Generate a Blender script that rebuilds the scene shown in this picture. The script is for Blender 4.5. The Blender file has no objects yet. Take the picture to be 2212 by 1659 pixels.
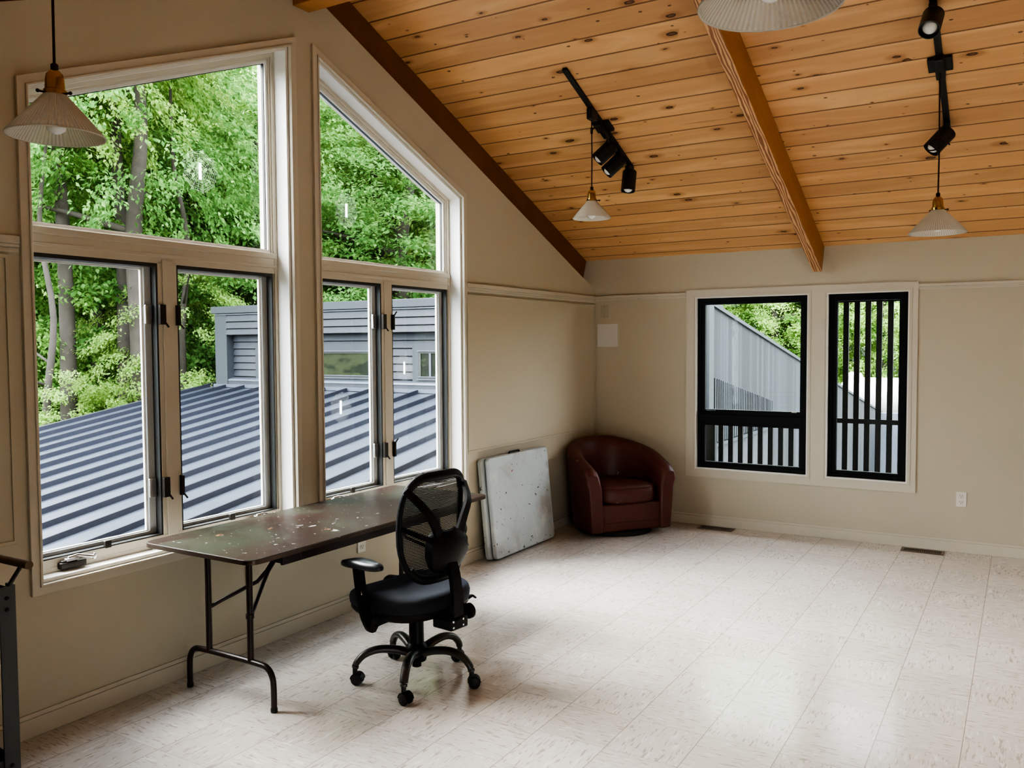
import bpy, math, random
import numpy as np
from mathutils import Vector, Matrix

random.seed(7)
RNG = np.random.default_rng(11)
scn = bpy.context.scene
COL = scn.collection
PI = math.pi

# ------------------------------------------------------------------ helpers
class MB:
    """collects geometry for one mesh"""
    def __init__(s):
        s.v, s.f = [], []
    def add(s, vs, fs):
        b = len(s.v)
        s.v += [tuple(p) for p in vs]
        s.f += [tuple(i + b for i in f) for f in fs]
        return s
    def box(s, x0, x1, y0, y1, z0, z1):
        return s.add([(x0, y0, z0), (x1, y0, z0), (x1, y1, z0), (x0, y1, z0), (x0, y0, z1), (x1, y0, z1), (x1, y1, z1), (x0, y1, z1)],
                     [(0, 3, 2, 1), (4, 5, 6, 7), (0, 1, 5, 4), (1, 2, 6, 5), (2, 3, 7, 6), (3, 0, 4, 7)])
    def obox(s, c, ax, ay, az):
        c, ax, ay, az = Vector(c), Vector(ax), Vector(ay), Vector(az)
        vs = [c + ax * i + ay * j + az * k for k in (-1, 1) for i, j in ((-1, -1), (1, -1), (1, 1), (-1, 1))]
        return s.add(vs, [(0, 3, 2, 1), (4, 5, 6, 7), (0, 1, 5, 4), (1, 2, 6, 5), (2, 3, 7, 6), (3, 0, 4, 7)])
    def prism(s, poly, off):
        n = len(poly); off = Vector(off)
        vs = [Vector(p) for p in poly] + [Vector(p) + off for p in poly]
        return s.add(vs, [tuple(range(n))[::-1], tuple(range(n, 2 * n))] + [(i, (i + 1) % n, (i + 1) % n + n, i + n) for i in range(n)])
    def ring(s, outer, inner, off):
        n = len(outer); off = Vector(off)
        vs = [Vector(p) for p in outer] + [Vector(p) for p in inner]
        vs += [p + off for p in vs]
        fs = []
        for i in range(n):
            j = (i + 1) % n
            fs += [(i, n + i, n + j, j), (2 * n + i, 2 * n + j, 3 * n + j, 3 * n + i), (i, j, 2 * n + j, 2 * n + i), (n + i, 3 * n + i, 3 * n + j, n + j)]
        return s.add(vs, fs)
    def loft(s, loops, closed=True, caps=True):
        n = len(loops[0]); vs = [p for l in loops for p in l]; fs = []
        for k in range(len(loops) - 1):
            for i in range(n if closed else n - 1):
                j = (i + 1) % n
                fs.append((k * n + i, k * n + j, (k + 1) * n + j, (k + 1) * n + i))
        if caps and closed:
            fs.append(tuple(range(n))[::-1]); fs.append(tuple(range((len(loops) - 1) * n, len(loops) * n)))
        return s.add(vs, fs)
    def tube(s, path, r, n=10, flat=None, up=(0, 0, 1), closed=False):
        P = [Vector(p) for p in path]; m = len(P); loops = []
        for i, p in enumerate(P):
            if closed: t = P[(i + 1) % m] - P[i - 1]
            else: t = P[min(i + 1, m - 1)] - P[max(i - 1, 0)]
            t.normalize()
            u = Vector(up)
            if abs(t.dot(u)) > .95: u = Vector((1, 0, 0)) if abs(t.x) < .9 else Vector((0, 1, 0))
            a = t.cross(u).normalized(); b = a.cross(t).normalized()
            rr = r[i] if isinstance(r, (list, tuple)) else r
            fa, fb = flat if flat else (1, 1)
            loops.append([p + a * (math.cos(2 * PI * k / n) * rr * fa) + b * (math.sin(2 * PI * k / n) * rr * fb) for k in range(n)])
        if closed:
            loops.append(loops[0])
        return s.loft(loops, True, not closed)
    def lathe(s, prof, n=32, c=(0, 0, 0), axis=(0, 0, 1), rip=0.0):
        ax = Vector(axis).normalized(); u = Vector((1, 0, 0)) if abs(ax.x) < .9 else Vector((0, 1, 0))
        a = ax.cross(u).normalized(); b = ax.cross(a); c = Vector(c)
        loops = []
        for r, z in prof:
            loops.append([c + ax * z + (a * math.cos(2 * PI * k / n) + b * math.sin(2 * PI * k / n)) * (max(r, 1e-4) + (rip * (1 if k % 2 else -1) if r > .03 else 0)) for k in range(n)])
        return s.loft(loops)
    def sphere(s, c, r, n=16, m=10, sc=(1, 1, 1)):
        c = Vector(c); loops = []
        for i in range(m + 1):
            t = PI * i / m
            loops.append([c + Vector((max(math.sin(t), 1e-3) * math.cos(2 * PI * k / n) * r * sc[0], max(math.sin(t), 1e-3) * math.sin(2 * PI * k / n) * r * sc[1], -math.cos(t) * r * sc[2])) for k in range(n)])
        return s.loft(loops)
    def shift(s, d):
        s.v = [(p[0] + d[0], p[1] + d[1], p[2] + d[2]) for p in s.v]
        return s
    def xf(s, M, start=0):
        s.v = s.v[:start] + [tuple(M @ Vector(p)) for p in s.v[start:]]
        return s

def obj(name, mb, mat, parent=None, smooth=None, bevel=0, seg=2, sub=0, label=None, world=False, bang=40):
    if world and parent is not None:
        mb.shift(-parent.location)
    me = bpy.data.meshes.new(name)
    me.from_pydata([tuple(p) for p in mb.v], [], mb.f)
    me.update()
    import bmesh
    bm = bmesh.new(); bm.from_mesh(me); bmesh.ops.recalc_face_normals(bm, faces=bm.faces); bm.to_mesh(me); bm.free()
    for m in (mat if isinstance(mat, (list, tuple)) else [mat]): me.materials.append(m)
    o = bpy.data.objects.new(name, me); COL.objects.link(o)
    if parent is not None: o.parent = parent
    if smooth or bevel or sub:
        me.polygons.foreach_set('use_smooth', [True] * len(me.polygons))
        if not sub: me.set_sharp_from_angle(angle=math.radians(smooth or 40))
    if bevel:
        b = o.modifiers.new('bevel', 'BEVEL'); b.width = bevel; b.segments = seg; b.limit_method = 'ANGLE'; b.angle_limit = math.radians(bang); b.harden_normals = False
    if sub:
        m = o.modifiers.new('sub', 'SUBSURF'); m.levels = sub; m.render_levels = sub
    if label: o['label'] = label
    return o

def tag(o, label=None, cat=None, group=None, kind=None):
    if label: o['label'] = label
    if cat: o['category'] = cat
    if group: o['group'] = group
    if kind: o['kind'] = kind
    return o
def thing(name, label, cat, loc=(0, 0, 0), rz=0, group=None, kind=None):
    o = bpy.data.objects.new(name, None); COL.objects.link(o)
    o.empty_display_size = .1
    o.location = loc; o.rotation_euler = (0, 0, rz)
    return tag(o, label, cat, group, kind)
def struct(name, mb, mat, **k):
    o = obj(name, mb, mat, **k); o['kind'] = 'structure'; return o
def inset(poly, d):
    """offset a counter-clockwise convex 2-D polygon inwards by d (negative: outwards)"""
    n = len(poly); L = []
    for i in range(n):
        (x0, y0), (x1, y1) = poly[i], poly[(i + 1) % n]
        l = math.hypot(x1 - x0, y1 - y0); nx, ny = -(y1 - y0) / l, (x1 - x0) / l
        L.append((nx, ny, nx * x0 + ny * y0 + (d[i] if isinstance(d, (list, tuple)) else d)))
    out = []
    for i in range(n):
        a, b = L[i - 1], L[i]
        det = a[0] * b[1] - a[1] * b[0]
        out.append(((a[2] * b[1] - a[1] * b[2]) / det, (a[0] * b[2] - a[2] * b[0]) / det))
    return out
def rrect(w, h, r, k=6):
    pts = []
    for cx, cy, a0 in ((w / 2 - r, -h / 2 + r, -PI / 2), (w / 2 - r, h / 2 - r, 0), (-w / 2 + r, h / 2 - r, PI / 2), (-w / 2 + r, -h / 2 + r, PI)):
        for i in range(k + 1):
            a = a0 + PI / 2 * i / k
            pts.append((cx + r * math.cos(a), cy + r * math.sin(a)))
    return pts
def curve_pts(P, n=8):
    """Catmull-Rom through P"""
    P = [Vector(p) for p in P]; Q = [P[0] * 2 - P[1]] + P + [P[-1] * 2 - P[-2]]; out = []
    for i in range(1, len(Q) - 2):
        for k in range(n):
            t = k / n; a, b, c, d = Q[i - 1], Q[i], Q[i + 1], Q[i + 2]
            out.append(.5 * ((2 * b) + (c - a) * t + (2 * a - 5 * b + 4 * c - d) * t * t + (3 * b - a - 3 * c + d) * t ** 3))
    out.append(P[-1]); return out

# ------------------------------------------------------------------ materials
class T:
    def __init__(s, name):
        s.m = bpy.data.materials.new(name); s.m.use_nodes = True
        s.t = s.m.node_tree; s.t.nodes.clear()
        s.out = s.t.nodes.new('ShaderNodeOutputMaterial')
    def n(s, typ, ins=None, **pr):
        nd = s.t.nodes.new(typ)
        for k, v in pr.items(): setattr(nd, k, v)
        for k, v in (ins or {}).items(): s.set(nd.inputs[k], v)
        return nd
    def set(s, sock, v):
        if isinstance(v, bpy.types.NodeSocket): s.t.links.new(v, sock)
        elif isinstance(v, bpy.types.Node): s.t.links.new(v.outputs[0], sock)
        else:
            if sock.type == 'RGBA' and len(v) == 3: v = (*v, 1)
            sock.default_value = v
    def M(s, op, a, b=0.0, c=None, clamp=False):
        nd = s.n('ShaderNodeMath', operation=op, use_clamp=clamp); s.set(nd.inputs[0], a); s.set(nd.inputs[1], b)
        if c is not None: s.set(nd.inputs[2], c)
        return nd.outputs[0]
    def mix(s, f, a, b, mode='MIX'):
        nd = s.n('ShaderNodeMix', data_type='RGBA', blend_type=mode)
        s.set(nd.inputs[0], f); s.set(nd.inputs[6], a); s.set(nd.inputs[7], b); return nd.outputs[2]
    def ramp(s, f, stops):
        nd = s.n('ShaderNodeValToRGB'); s.set(nd.inputs[0], f); e = nd.color_ramp.elements
        while len(e) < len(stops): e.new(.5)
        for el, (p, c) in zip(e, stops): el.position = p; el.color = (*c, 1) if len(c) == 3 else c
        return nd.outputs[0]
    def step(s, f, lo, hi):
        nd = s.n('ShaderNodeMapRange', interpolation_type='SMOOTHSTEP'); s.set(nd.inputs[0], f); s.set(nd.inputs[1], lo); s.set(nd.inputs[2], hi); return nd.outputs[0]
    def coord(s, which='Object'):
        return s.n('ShaderNodeTexCoord').outputs[which]
    def noise(s, vec, scale, detail=3, rough=.5, dist=0, out=0):
        nd = s.n('ShaderNodeTexNoise', {'Vector': vec, 'Scale': scale, 'Detail': detail, 'Roughness': rough, 'Distortion': dist}); return nd.outputs[out]
    def sep(s, v): nd = s.n('ShaderNodeSeparateXYZ', {0: v}); return nd.outputs
    def comb(s, x, y, z=0.0): nd = s.n('ShaderNodeCombineXYZ', {0: x, 1: y, 2: z}); return nd.outputs[0]
    def vmul(s, v, sc): nd = s.n('ShaderNodeVectorMath', operation='MULTIPLY'); s.set(nd.inputs[0], v); nd.inputs[1].default_value = sc; return nd.outputs[0]
    def bump(s, h, st=.2, d=.01): return s.n('ShaderNodeBump', {'Height': h, 'Strength': st, 'Distance': d}).outputs[0]
    def bsdf(s, color, rough=.5, metal=0, normal=None, **k):
        b = s.n('ShaderNodeBsdfPrincipled'); s.set(b.inputs['Base Color'], color); s.set(b.inputs['Roughness'], rough); s.set(b.inputs['Metallic'], metal)
        if normal is not None: s.set(b.inputs['Normal'], normal)
        for kk, v in k.items(): s.set(b.inputs[kk.replace('_', ' ')], v)
        return b.outputs[0]
    def end(s, sh): s.t.links.new(sh, s.out.inputs[0]); return s.m

def plain(name, col, rough=.5, metal=0, var=.12, scale=6, bump=0, bscale=60, **k):
    t = T(name); c = t.coord()
    f = t.noise(c, scale, 4, .55)
    dark = tuple(x * (1 - var) for x in col); lite = tuple(min(1, x * (1 + var)) for x in col)
    cc = t.mix(f, dark, lite)
    nrm = t.bump(t.noise(c, bscale, 3), bump, .004) if bump else None
    return t.end(t.bsdf(cc, rough, metal, nrm, **k))

def spotted(name, col, spots, rough=.45, seed=0., var=.1, metal=0, spec=.5, blotch=None, sscale=55, amount=.5):
    """paint-splashed surface: spots = list of (colour, scale, threshold)"""
    t = T(name); c0 = t.coord()
    c = t.n('ShaderNodeVectorMath', operation='ADD'); t.set(c.inputs[0], c0); c.inputs[1].default_value = (seed, seed * 1.7, seed * .3); c = c.outputs[0]
    f = t.noise(c, 4, 5, .6)
    cc = t.mix(f, tuple(x * (1 - var) for x in col), tuple(x * (1 + var) for x in col))
    if blotch:
        for bc, sc, lo, hi in blotch:
            cc = t.mix(t.step(t.noise(c, sc, 4, .6, .4), lo, hi), cc, bc)
    for sc_col, scale, th in spots:
        w = t.n('ShaderNodeVectorMath', operation='ADD'); t.set(w.inputs[0], c)
        nz = t.vmul(t.noise(c, scale * 2.2, 3, .6, 0, 1), (1.5 / scale,) * 3); t.set(w.inputs[1], nz)
        vo = t.n('ShaderNodeTexVoronoi', {'Vector': w.outputs[0], 'Scale': scale})
        rnd = t.sep(vo.outputs['Color'])[0]
        rad = t.M('MULTIPLY', t.M('MAXIMUM', t.M('SUBTRACT', rnd, 1 - th), 0.0), .30 / th)
        mask = t.M('LESS_THAN', vo.outputs['Distance'], rad)
        cc = t.mix(mask, cc, sc_col)
    return t.end(t.bsdf(cc, rough, metal, Specular_IOR_Level=spec))

WALLC = (.54, .488, .375)
m_wall = plain('wall_paint', WALLC, .75, var=.03, scale=1.5, bump=.06, bscale=220)
m_trim = plain('trim_paint', (.60, .55, .45), .45, var=.03, scale=2)
m_sill = plain('window_white_paint', (.78, .76, .71), .4, var=.03, scale=2)
m_black = plain('black_aluminium', (.006, .006, .007), .45, var=.15, Specular_IOR_Level=.2)
m_gasket = plain('dark_gasket', (.035, .035, .033), .5)
m_sash = plain('aluminium_clad_sash', (.52, .54, .54), .4, var=.05)
m_bronze = plain('bronze_hardware', (.05, .042, .036), .4, .6)
m_chrome = plain('worn_chrome', (.62, .62, .63), .25, .9)
m_brass = plain('brass', (.58, .38, .12), .25, 1, var=.25, scale=20)
m_cord = plain('brown_cloth_cord', (.028, .013, .010), .8)
m_trackblk = plain('black_track_metal', (.012, .012, .012), .42)
m_chairblk = plain('black_plastic', (.008, .008, .009), .45, bump=.05, bscale=300, Specular_IOR_Level=.22)
m_fabric = plain('black_seat_fabric', (.008, .010, .016), .75, bump=.3, bscale=500, Sheen_Weight=.15, Sheen_Roughness=.4, Sheen_Tint=(.35, .45, .75))
m_padblk = plain('black_arm_pad', (.018, .020, .024), .33)
m_steel = plain('dark_grey_steel', (.075, .073, .069), .36, .6, var=.2)
m_rubber = plain('caster_rubber', (.012, .012, .012), .5)
m_leg = plain('brown_enamel_tube', (.026, .016, .014), .34, .0, Specular_IOR_Level=.35)
m_outlet = plain('ivory_plastic', (.72, .69, .62), .35, var=.02)
m_slot = plain('outlet_slot', (.05, .045, .04), .6)
m_grey = plain('blue_grey_painted_steel', (.085, .092, .100), .5, .3, var=.25, scale=14)
m_tray = plain('black_tray_steel', (.010, .010, .010), .55)
m_dowel = plain('old_wood_dowel', (.16, .105, .062), .6, var=.35, scale=14)
m_vent = plain('brown_vent_metal', (.17, .125, .095), .35, .6)
m_ventdark = plain('vent_dark_slot', (.012, .010, .008), .8)
m_siding = plain('blue_grey_siding', (.027, .031, .040), .6, var=.1, scale=3)
m_siding_t = plain('grey_corner_board', (.030, .035, .042), .6, var=.06)
m_flash = plain('pale_flashing', (.10, .112, .14), .35, .3, var=.06)
m_screen = plain('black_baluster', (.010, .010, .010), .5)
m_tank = plain('white_tank_paint', (.62, .61, .60), .35, var=.02)
m_board = plain('sloping_wall_cap', (.030, .036, .039), .5)
m_bulb = plain('frosted_bulb', (.88, .87, .84), .25, var=.02)
m_gravel = plain('gravel', (.22, .21, .20), .9, var=.5, scale=9, bump=.5, bscale=30)
m_paper = plain('white_wall_panel', (.66, .64, .61), .6, var=.02)

def mk_leather():
    t = T('oxblood_leather'); c = t.coord()
    cc = t.mix(t.noise(c, 3, 4), (.075, .017, .012), (.125, .034, .024))
    w = t.M('MULTIPLY', t.step(t.noise(c, 38, 4, .7), .66, .70), t.step(t.noise(c, 4, 2), .54, .62))
    cc = t.mix(w, cc, (.48, .33, .27))
    n = t.bump(t.noise(c, 120, 4), .18, .003)
    return t.end(t.bsdf(cc, .45, 0, n))
m_leather = mk_leather()

def mk_glass():
    t = T('window_glass')
    fr = t.n('ShaderNodeFresnel', {'IOR': 1.30}).outputs[0]
    tr = t.n('ShaderNodeBsdfTransparent', {'Color': (.955, .975, .965)}).outputs[0]
    gl = t.n('ShaderNodeBsdfGlossy', {'Roughness': .01}).outputs[0]
    mx = t.n('ShaderNodeMixShader'); t.set(mx.inputs[0], fr); t.set(mx.inputs[1], tr); t.set(mx.inputs[2], gl)
    return t.end(mx.outputs[0])
m_glass = mk_glass()
def mk_reflpane():
    t = T('painted_reflection_pane'); c = t.coord()
    return t.end(t.bsdf(t.mix(t.step(t.noise(t.vmul(c, (1, 1, 2.2)), 3.2, 4), .42, .62), (.010, .012, .009), (.030, .036, .018)), .06, 0))  # mottled green in the base colour imitates foliage reflected in the pane
m_dpane = mk_reflpane()

def mk_floor():
    t = T('vinyl_tile'); c = t.coord(); x, y, z = t.sep(c); S = .3048
    u = t.M('DIVIDE', t.M('SUBTRACT', x, .2489), S); v = t.M('DIVIDE', t.M('SUBTRACT', y, -2.1294), S)
    iu, iv = t.M('FLOOR', u), t.M('FLOOR', v)
    par = t.M('PINGPONG', t.M('ADD', iu, iv), 1.0)
    cell = t.n('ShaderNodeTexWhiteNoise', {'Vector': t.comb(iu, iv, 3.0)})
    off = t.vmul(cell.outputs['Color'], (9, 9, 9))
    va = t.comb(t.M('MULTIPLY', x, 24), t.M('MULTIPLY', y, 135)); vb = t.comb(t.M('MULTIPLY', x, 135), t.M('MULTIPLY', y, 24))
    mv = t.n('ShaderNodeMix', data_type='VECTOR'); t.set(mv.inputs[0], par); t.set(mv.inputs[4], va); t.set(mv.inputs[5], vb)
    ad = t.n('ShaderNodeVectorMath', operation='ADD'); t.set(ad.inputs[0], mv.outputs[1]); t.set(ad.inputs[1], off); vec = ad.outputs[0]
    n1 = t.noise(vec, .75, 2, .6, .3); n2 = t.noise(vec, .42, 3, .6, .2, 1); n2 = t.sep(n2)[1]
    cc = t.mix(cell.outputs['Value'], (.62, .585, .54), (.69, .655, .61))
    cc = t.mix(t.step(n2, .52, .75), cc, (.79, .77, .745))
    cc = t.mix(t.M('MULTIPLY', t.step(n1, .57, .66), .62), cc, (.33, .265, .215))
    cc = t.mix(t.M('MULTIPLY', t.step(n2, .31, .24), .5), cc, (.42, .35, .29))
    fu = t.M('ABSOLUTE', t.M('SUBTRACT', t.M('FRACT', t.M('ADD', u, .5)), .5)); fv = t.M('ABSOLUTE', t.M('SUBTRACT', t.M('FRACT', t.M('ADD', v, .5)), .5))
    su = t.M('LESS_THAN', fu, .0055); sv = t.M('MULTIPLY', t.M('LESS_THAN', fv, .004), .45)
    seam = t.M('MAXIMUM', t.M('MULTIPLY', su, .75), sv)
    cc = t.mix(seam, cc, (.25, .20, .16))
    cc = t.mix(t.M('MULTIPLY', t.step(t.noise(c, .9, 3), .45, .75), .12), cc, (.45, .38, .31))
    h = t.M('ADD', t.M('MULTIPLY', t.noise(c, 14, 2), 1.0), t.M('MULTIPLY', seam, -.4))
    rough = t.M('ADD', .11, t.M('MULTIPLY', t.noise(c, 5, 3), .10))
    return t.end(t.bsdf(cc, rough, 0, t.bump(h, .06, .01), Specular_IOR_Level=.5))
m_floor = mk_floor()

def mk_planks():
    t = T('pine_planks'); c = t.coord(); x, y, z = t.sep(c); W = .171
    v = t.M('DIVIDE', t.M('SUBTRACT', y, .077), W); iv = t.M('FLOOR', v)
    # board ends: long boards with staggered joints
    rn = t.n('ShaderNodeTexWhiteNoise', {'W': iv}, noise_dimensions='1D')
    seg = 0.0
    cell = t.n('ShaderNodeTexWhiteNoise', {'Vector': t.comb(iv, seg, 1.0)}); cv = cell.outputs['Value']
    off = t.vmul(cell.outputs['Color'], (17, 13, 11))
    ad = t.n('ShaderNodeVectorMath', operation='ADD'); t.set(ad.inputs[0], c); t.set(ad.inputs[1], off); p = ad.outputs[0]
    # knots
    kx = t.vmul(p, (2.3, 5.2, 0)); vo = t.n('ShaderNodeTexVoronoi', {'Vector': kx, 'Scale': 1.0}, voronoi_dimensions='2D')
    kr = t.sep(vo.outputs['Color'])
    ks = t.M('MULTIPLY', t.M('POWER', kr[0], 2.2), .095)
    d = t.M('ADD', vo.outputs['Distance'], t.M('MULTIPLY', t.M('SUBTRACT', t.noise(p, 30, 2), .5), .06))
    knot = t.M('SUBTRACT', 1.0, t.step(d, t.M('MULTIPLY', ks, .72), ks))
    halo = t.M('SUBTRACT', 1.0, t.step(d, ks, t.M('ADD', t.M('MULTIPLY', ks, 2.6), .02)))
    # small pin knots
    v2 = t.n('ShaderNodeTexVoronoi', {'Vector': t.vmul(p, (5.0, 9.0, 0)), 'Scale': 1.0}, voronoi_dimensions='2D')
    k2 = t.M('MULTIPLY', t.M('LESS_THAN', v2.outputs['Distance'], t.M('MULTIPLY', t.M('SUBTRACT', t.sep(v2.outputs['Color'])[1], .70), .22)), .8)
    # grain
    g1 = t.noise(t.vmul(p, (1.6, 34, 8)), 1.0, 5, .6, .6)
    g2 = t.noise(t.vmul(p, (.8, 6, 3)), 1.0, 3, .5, 1.2)
    cc = t.mix(g1, (.63, .335, .145), (.76, .44, .215))
    cc = t.mix(t.step(g2, .45, .72), cc, (.82, .51, .25))
    cc = t.mix(1.0, cc, t.ramp(cv, [(0, (.86, .83, .80)), (.5, (.97, .96, .95)), (1, (1.08, 1.07, 1.04))]), 'MULTIPLY')
    cc = t.mix(t.M('MULTIPLY', halo, .55), cc, (.36, .145, .045))
    core = t.M('SUBTRACT', 1.0, t.step(d, t.M('MULTIPLY', ks, .30), t.M('MULTIPLY', ks, .66)))
    cc = t.mix(knot, cc, t.mix(core, (.050, .018, .008), t.mix(t.noise(p, 60, 2), (.12, .045, .015), (.30, .13, .05))))
    cc = t.mix(k2, cc, (.07, .028, .012))
    sk = t.M('MULTIPLY', t.step(t.noise(t.vmul(p, (1.3, 16, 0)), 1.0, 3, .6, .5), .68, .76), .45)
    cc = t.mix(sk, cc, (.24, .10, .038))
    e = t.M('ABSOLUTE', t.M('SUBTRACT', t.M('FRACT', t.M('ADD', v, .5)), .5))
    gr = t.M('SUBTRACT', 1.0, t.step(e, .010, .046))
    cc = t.mix(t.M('MULTIPLY', gr, .85), cc, (.16, .058, .016))
    h = t.M('ADD', t.M('MULTIPLY', gr, -1.0), t.M('MULTIPLY', g1, .12))
    return t.end(t.bsdf(cc, .48, 0, t.bump(h, .55, .006)))
m_planks = mk_planks()

def mk_beam():
    t = T('fir_beam'); c = t.coord(); x, y, z = t.sep(c)
    p = t.comb(t.M('MULTIPLY', x, 1.0), t.M('MULTIPLY', y, .13), t.M('MULTIPLY', z, 1.0))
    w = t.n('ShaderNodeTexWave', {'Vector': p, 'Scale': 17, 'Distortion': 7.0, 'Detail': 2, 'Detail Scale': 1.6, 'Detail Roughness': .5}, bands_direction='X')
    g = t.noise(t.vmul(c, (60, 1.2, 60)), 1.0, 4, .6)
    cc = t.mix(t.step(w.outputs['Fac'], .25, .8), (.27, .105, .05), (.80, .50, .26))
    cc = t.mix(t.M('MULTIPLY', g, .5), cc, (.42, .17, .055))
    return t.end(t.bsdf(cc, .42))
m_beam = mk_beam()
def mk_beam_side():
    t = T('fir_beam_side'); c = t.coord()
    g = t.noise(t.vmul(c, (60, 1.4, 26)), 1.0, 4, .6, .3)
    cc = t.mix(g, (.36, .15, .045), (.52, .24, .075))
    return t.end(t.bsdf(cc, .42))
m_beamside = mk_beam_side()

def mk_roof():
    t = T('standing_seam_metal'); c = t.coord()
    f = t.noise(c, 2.2, 4, .6); s = t.step(t.noise(c, 18, 3, .6), .66, .74)
    cc = t.mix(f, (.072, .083, .108), (.096, .110, .138)); cc = t.mix(t.M('MULTIPLY', s, .35), cc, (.28, .31, .35))
    rr = t.M('ADD', .30, t.M('MULTIPLY', f, .15))
    return t.end(t.bsdf(cc, rr, .55))
m_roof = mk_roof()
m_seam = plain('shade_toned_seam_metal', (.024, .026, .038), .5, .3)  # roof metal darkened: the dim sides of the ribs are put into the colour

def mk_board():
    t = T('weathered_vertical_boards'); c = t.coord(); x, y, z = t.sep(c)
    b = t.n('ShaderNodeTexWhiteNoise', {'W': t.M('FLOOR', t.M('DIVIDE', y, .13))}, noise_dimensions='1D').outputs['Value']
    cc = t.mix(b, (.006, .008, .0095), (.027, .0325, .037))
    st = t.noise(t.vmul(c, (1, 9, .8)), 3, 4, .65)
    cc = t.mix(t.step(st, .6, .8), cc, (.026, .03, .032))
    e = t.M('FRACT', t.M('DIVIDE', y, .13))
    cc = t.mix(t.M('LESS_THAN', e, .11), cc, (.003, .0035, .004))
    return t.end(t.bsdf(cc, .75))
m_boards = mk_board()

def mk_leaf(name, dark, lite, yel):
    t = T(name)
    isl = t.n('ShaderNodeNewGeometry').outputs['Random Per Island']
    ob = t.n('ShaderNodeObjectInfo').outputs['Random']
    cc = t.ramp(isl, [(0, dark), (.55, lite), (1, yel)])
    cc = t.mix(t.M('MULTIPLY', ob, .45), cc, tuple(a * .62 for a in dark))
    d = t.n('ShaderNodeBsdfDiffuse', {'Color': cc}).outputs[0]
    tl = t.n('ShaderNodeBsdfTranslucent', {'Color': t.mix(.5, cc, yel)}).outputs[0]
    mx = t.n('ShaderNodeMixShader'); mx.inputs[0].default_value = .52; t.set(mx.inputs[1], d); t.set(mx.inputs[2], tl)
    return t.end(mx.outputs[0])
m_leafA = mk_leaf('maple_leaves', (.07, .16, .040), (.185, .355, .095), (.36, .52, .17))
m_leafB = mk_leaf('fresh_pale_leaves', (.15, .28, .065), (.32, .49, .14), (.49, .60, .23))
m_leafC = mk_leaf('deep_green_leaves', (.055, .135, .038), (.135, .28, .08), (.25, .41, .14))
m_bark = plain('bark', (.055, .045, .037), .9, var=.45, scale=7, bump=.8, bscale=22)
m_hill = plain('forest_floor', (.018, .032, .010), .95, var=.6, scale=1.3, bump=.8, bscale=5)

def mk_shade(name, white, ribs):
    t = T(name); c = t.coord()
    d = t.bsdf(white, .25, 0)
    tl = t.n('ShaderNodeBsdfTranslucent', {'Color': white}).outputs[0]
    m1 = t.n('ShaderNodeMixShader'); m1.inputs[0].default_value = .45; t.set(m1.inputs[1], d); t.set(m1.inputs[2], tl)
    tr = t.n('ShaderNodeBsdfTransparent', {'Color': (.97, .97, .95)}).outputs[0]
    m2 = t.n('ShaderNodeMixShader')
    if ribs:
        x, y, z = t.sep(c)
        a = t.M('MULTIPLY', t.M('ARCTAN2', y, x), 72 / (2 * PI))
        f = t.M('MULTIPLY', t.step(t.M('ABSOLUTE', t.M('SUBTRACT', t.M('FRACT', a), .5)), .18, .34), .34)
        t.set(m2.inputs[0], f)
    else:
        m2.inputs[0].default_value = .10
    t.set(m2.inputs[1], m1.outputs[0]); t.set(m2.inputs[2], tr)
    return t.end(m2.outputs[0])
m_shade_rib = mk_shade('ribbed_glass', (.80, .78, .72), True)
m_shade_milk = mk_shade('milk_glass', (.82, .79, .72), False)

def mk_mesh():
    t = T('chair_mesh_fabric'); c = t.coord(); x, y, z = t.sep(c)
    f = t.M('FRACT', t.M('DIVIDE', z, .0068)); g = t.M('FRACT', t.M('DIVIDE', x, .009))
    op = t.M('MAXIMUM', t.M('GREATER_THAN', f, .27), t.M('GREATER_THAN', g, .90))
    d = t.bsdf((.010, .010, .011), .6)
    tr = t.n('ShaderNodeBsdfTransparent').outputs[0]
    mx = t.n('ShaderNodeMixShader'); t.set(mx.inputs[0], op); t.set(mx.inputs[1], tr); t.set(mx.inputs[2], d)
    return t.end(mx.outputs[0])
m_mesh = mk_mesh()
def mk_decal():
    t = T('etched_decal')
    d = t.n('ShaderNodeBsdfDiffuse', {'Color': (.75, .80, .76)}).outputs[0]; tl = t.n('ShaderNodeBsdfTranslucent', {'Color': (.85, .9, .85)}).outputs[0]
    m1 = t.n('ShaderNodeMixShader'); t.set(m1.inputs[1], d); t.set(m1.inputs[2], tl)
    tr = t.n('ShaderNodeBsdfTransparent').outputs[0]
    mx = t.n('ShaderNodeMixShader'); mx.inputs[0].default_value = .28; t.set(mx.inputs[1], tr); t.set(mx.inputs[2], m1.outputs[0])
    return t.end(mx.outputs[0])
m_decal = mk_decal()
def mk_vinyl():
    t = T('white_vinyl')
    d = t.n('ShaderNodeBsdfDiffuse', {'Color': (.9, .9, .9)}).outputs[0]; tl = t.n('ShaderNodeBsdfTranslucent', {'Color': (.97, .97, .97)}).outputs[0]
    m1 = t.n('ShaderNodeMixShader'); m1.inputs[0].default_value = .8; t.set(m1.inputs[1], d); t.set(m1.inputs[2], tl); return t.end(m1.outputs[0])
m_white = mk_vinyl()

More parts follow.
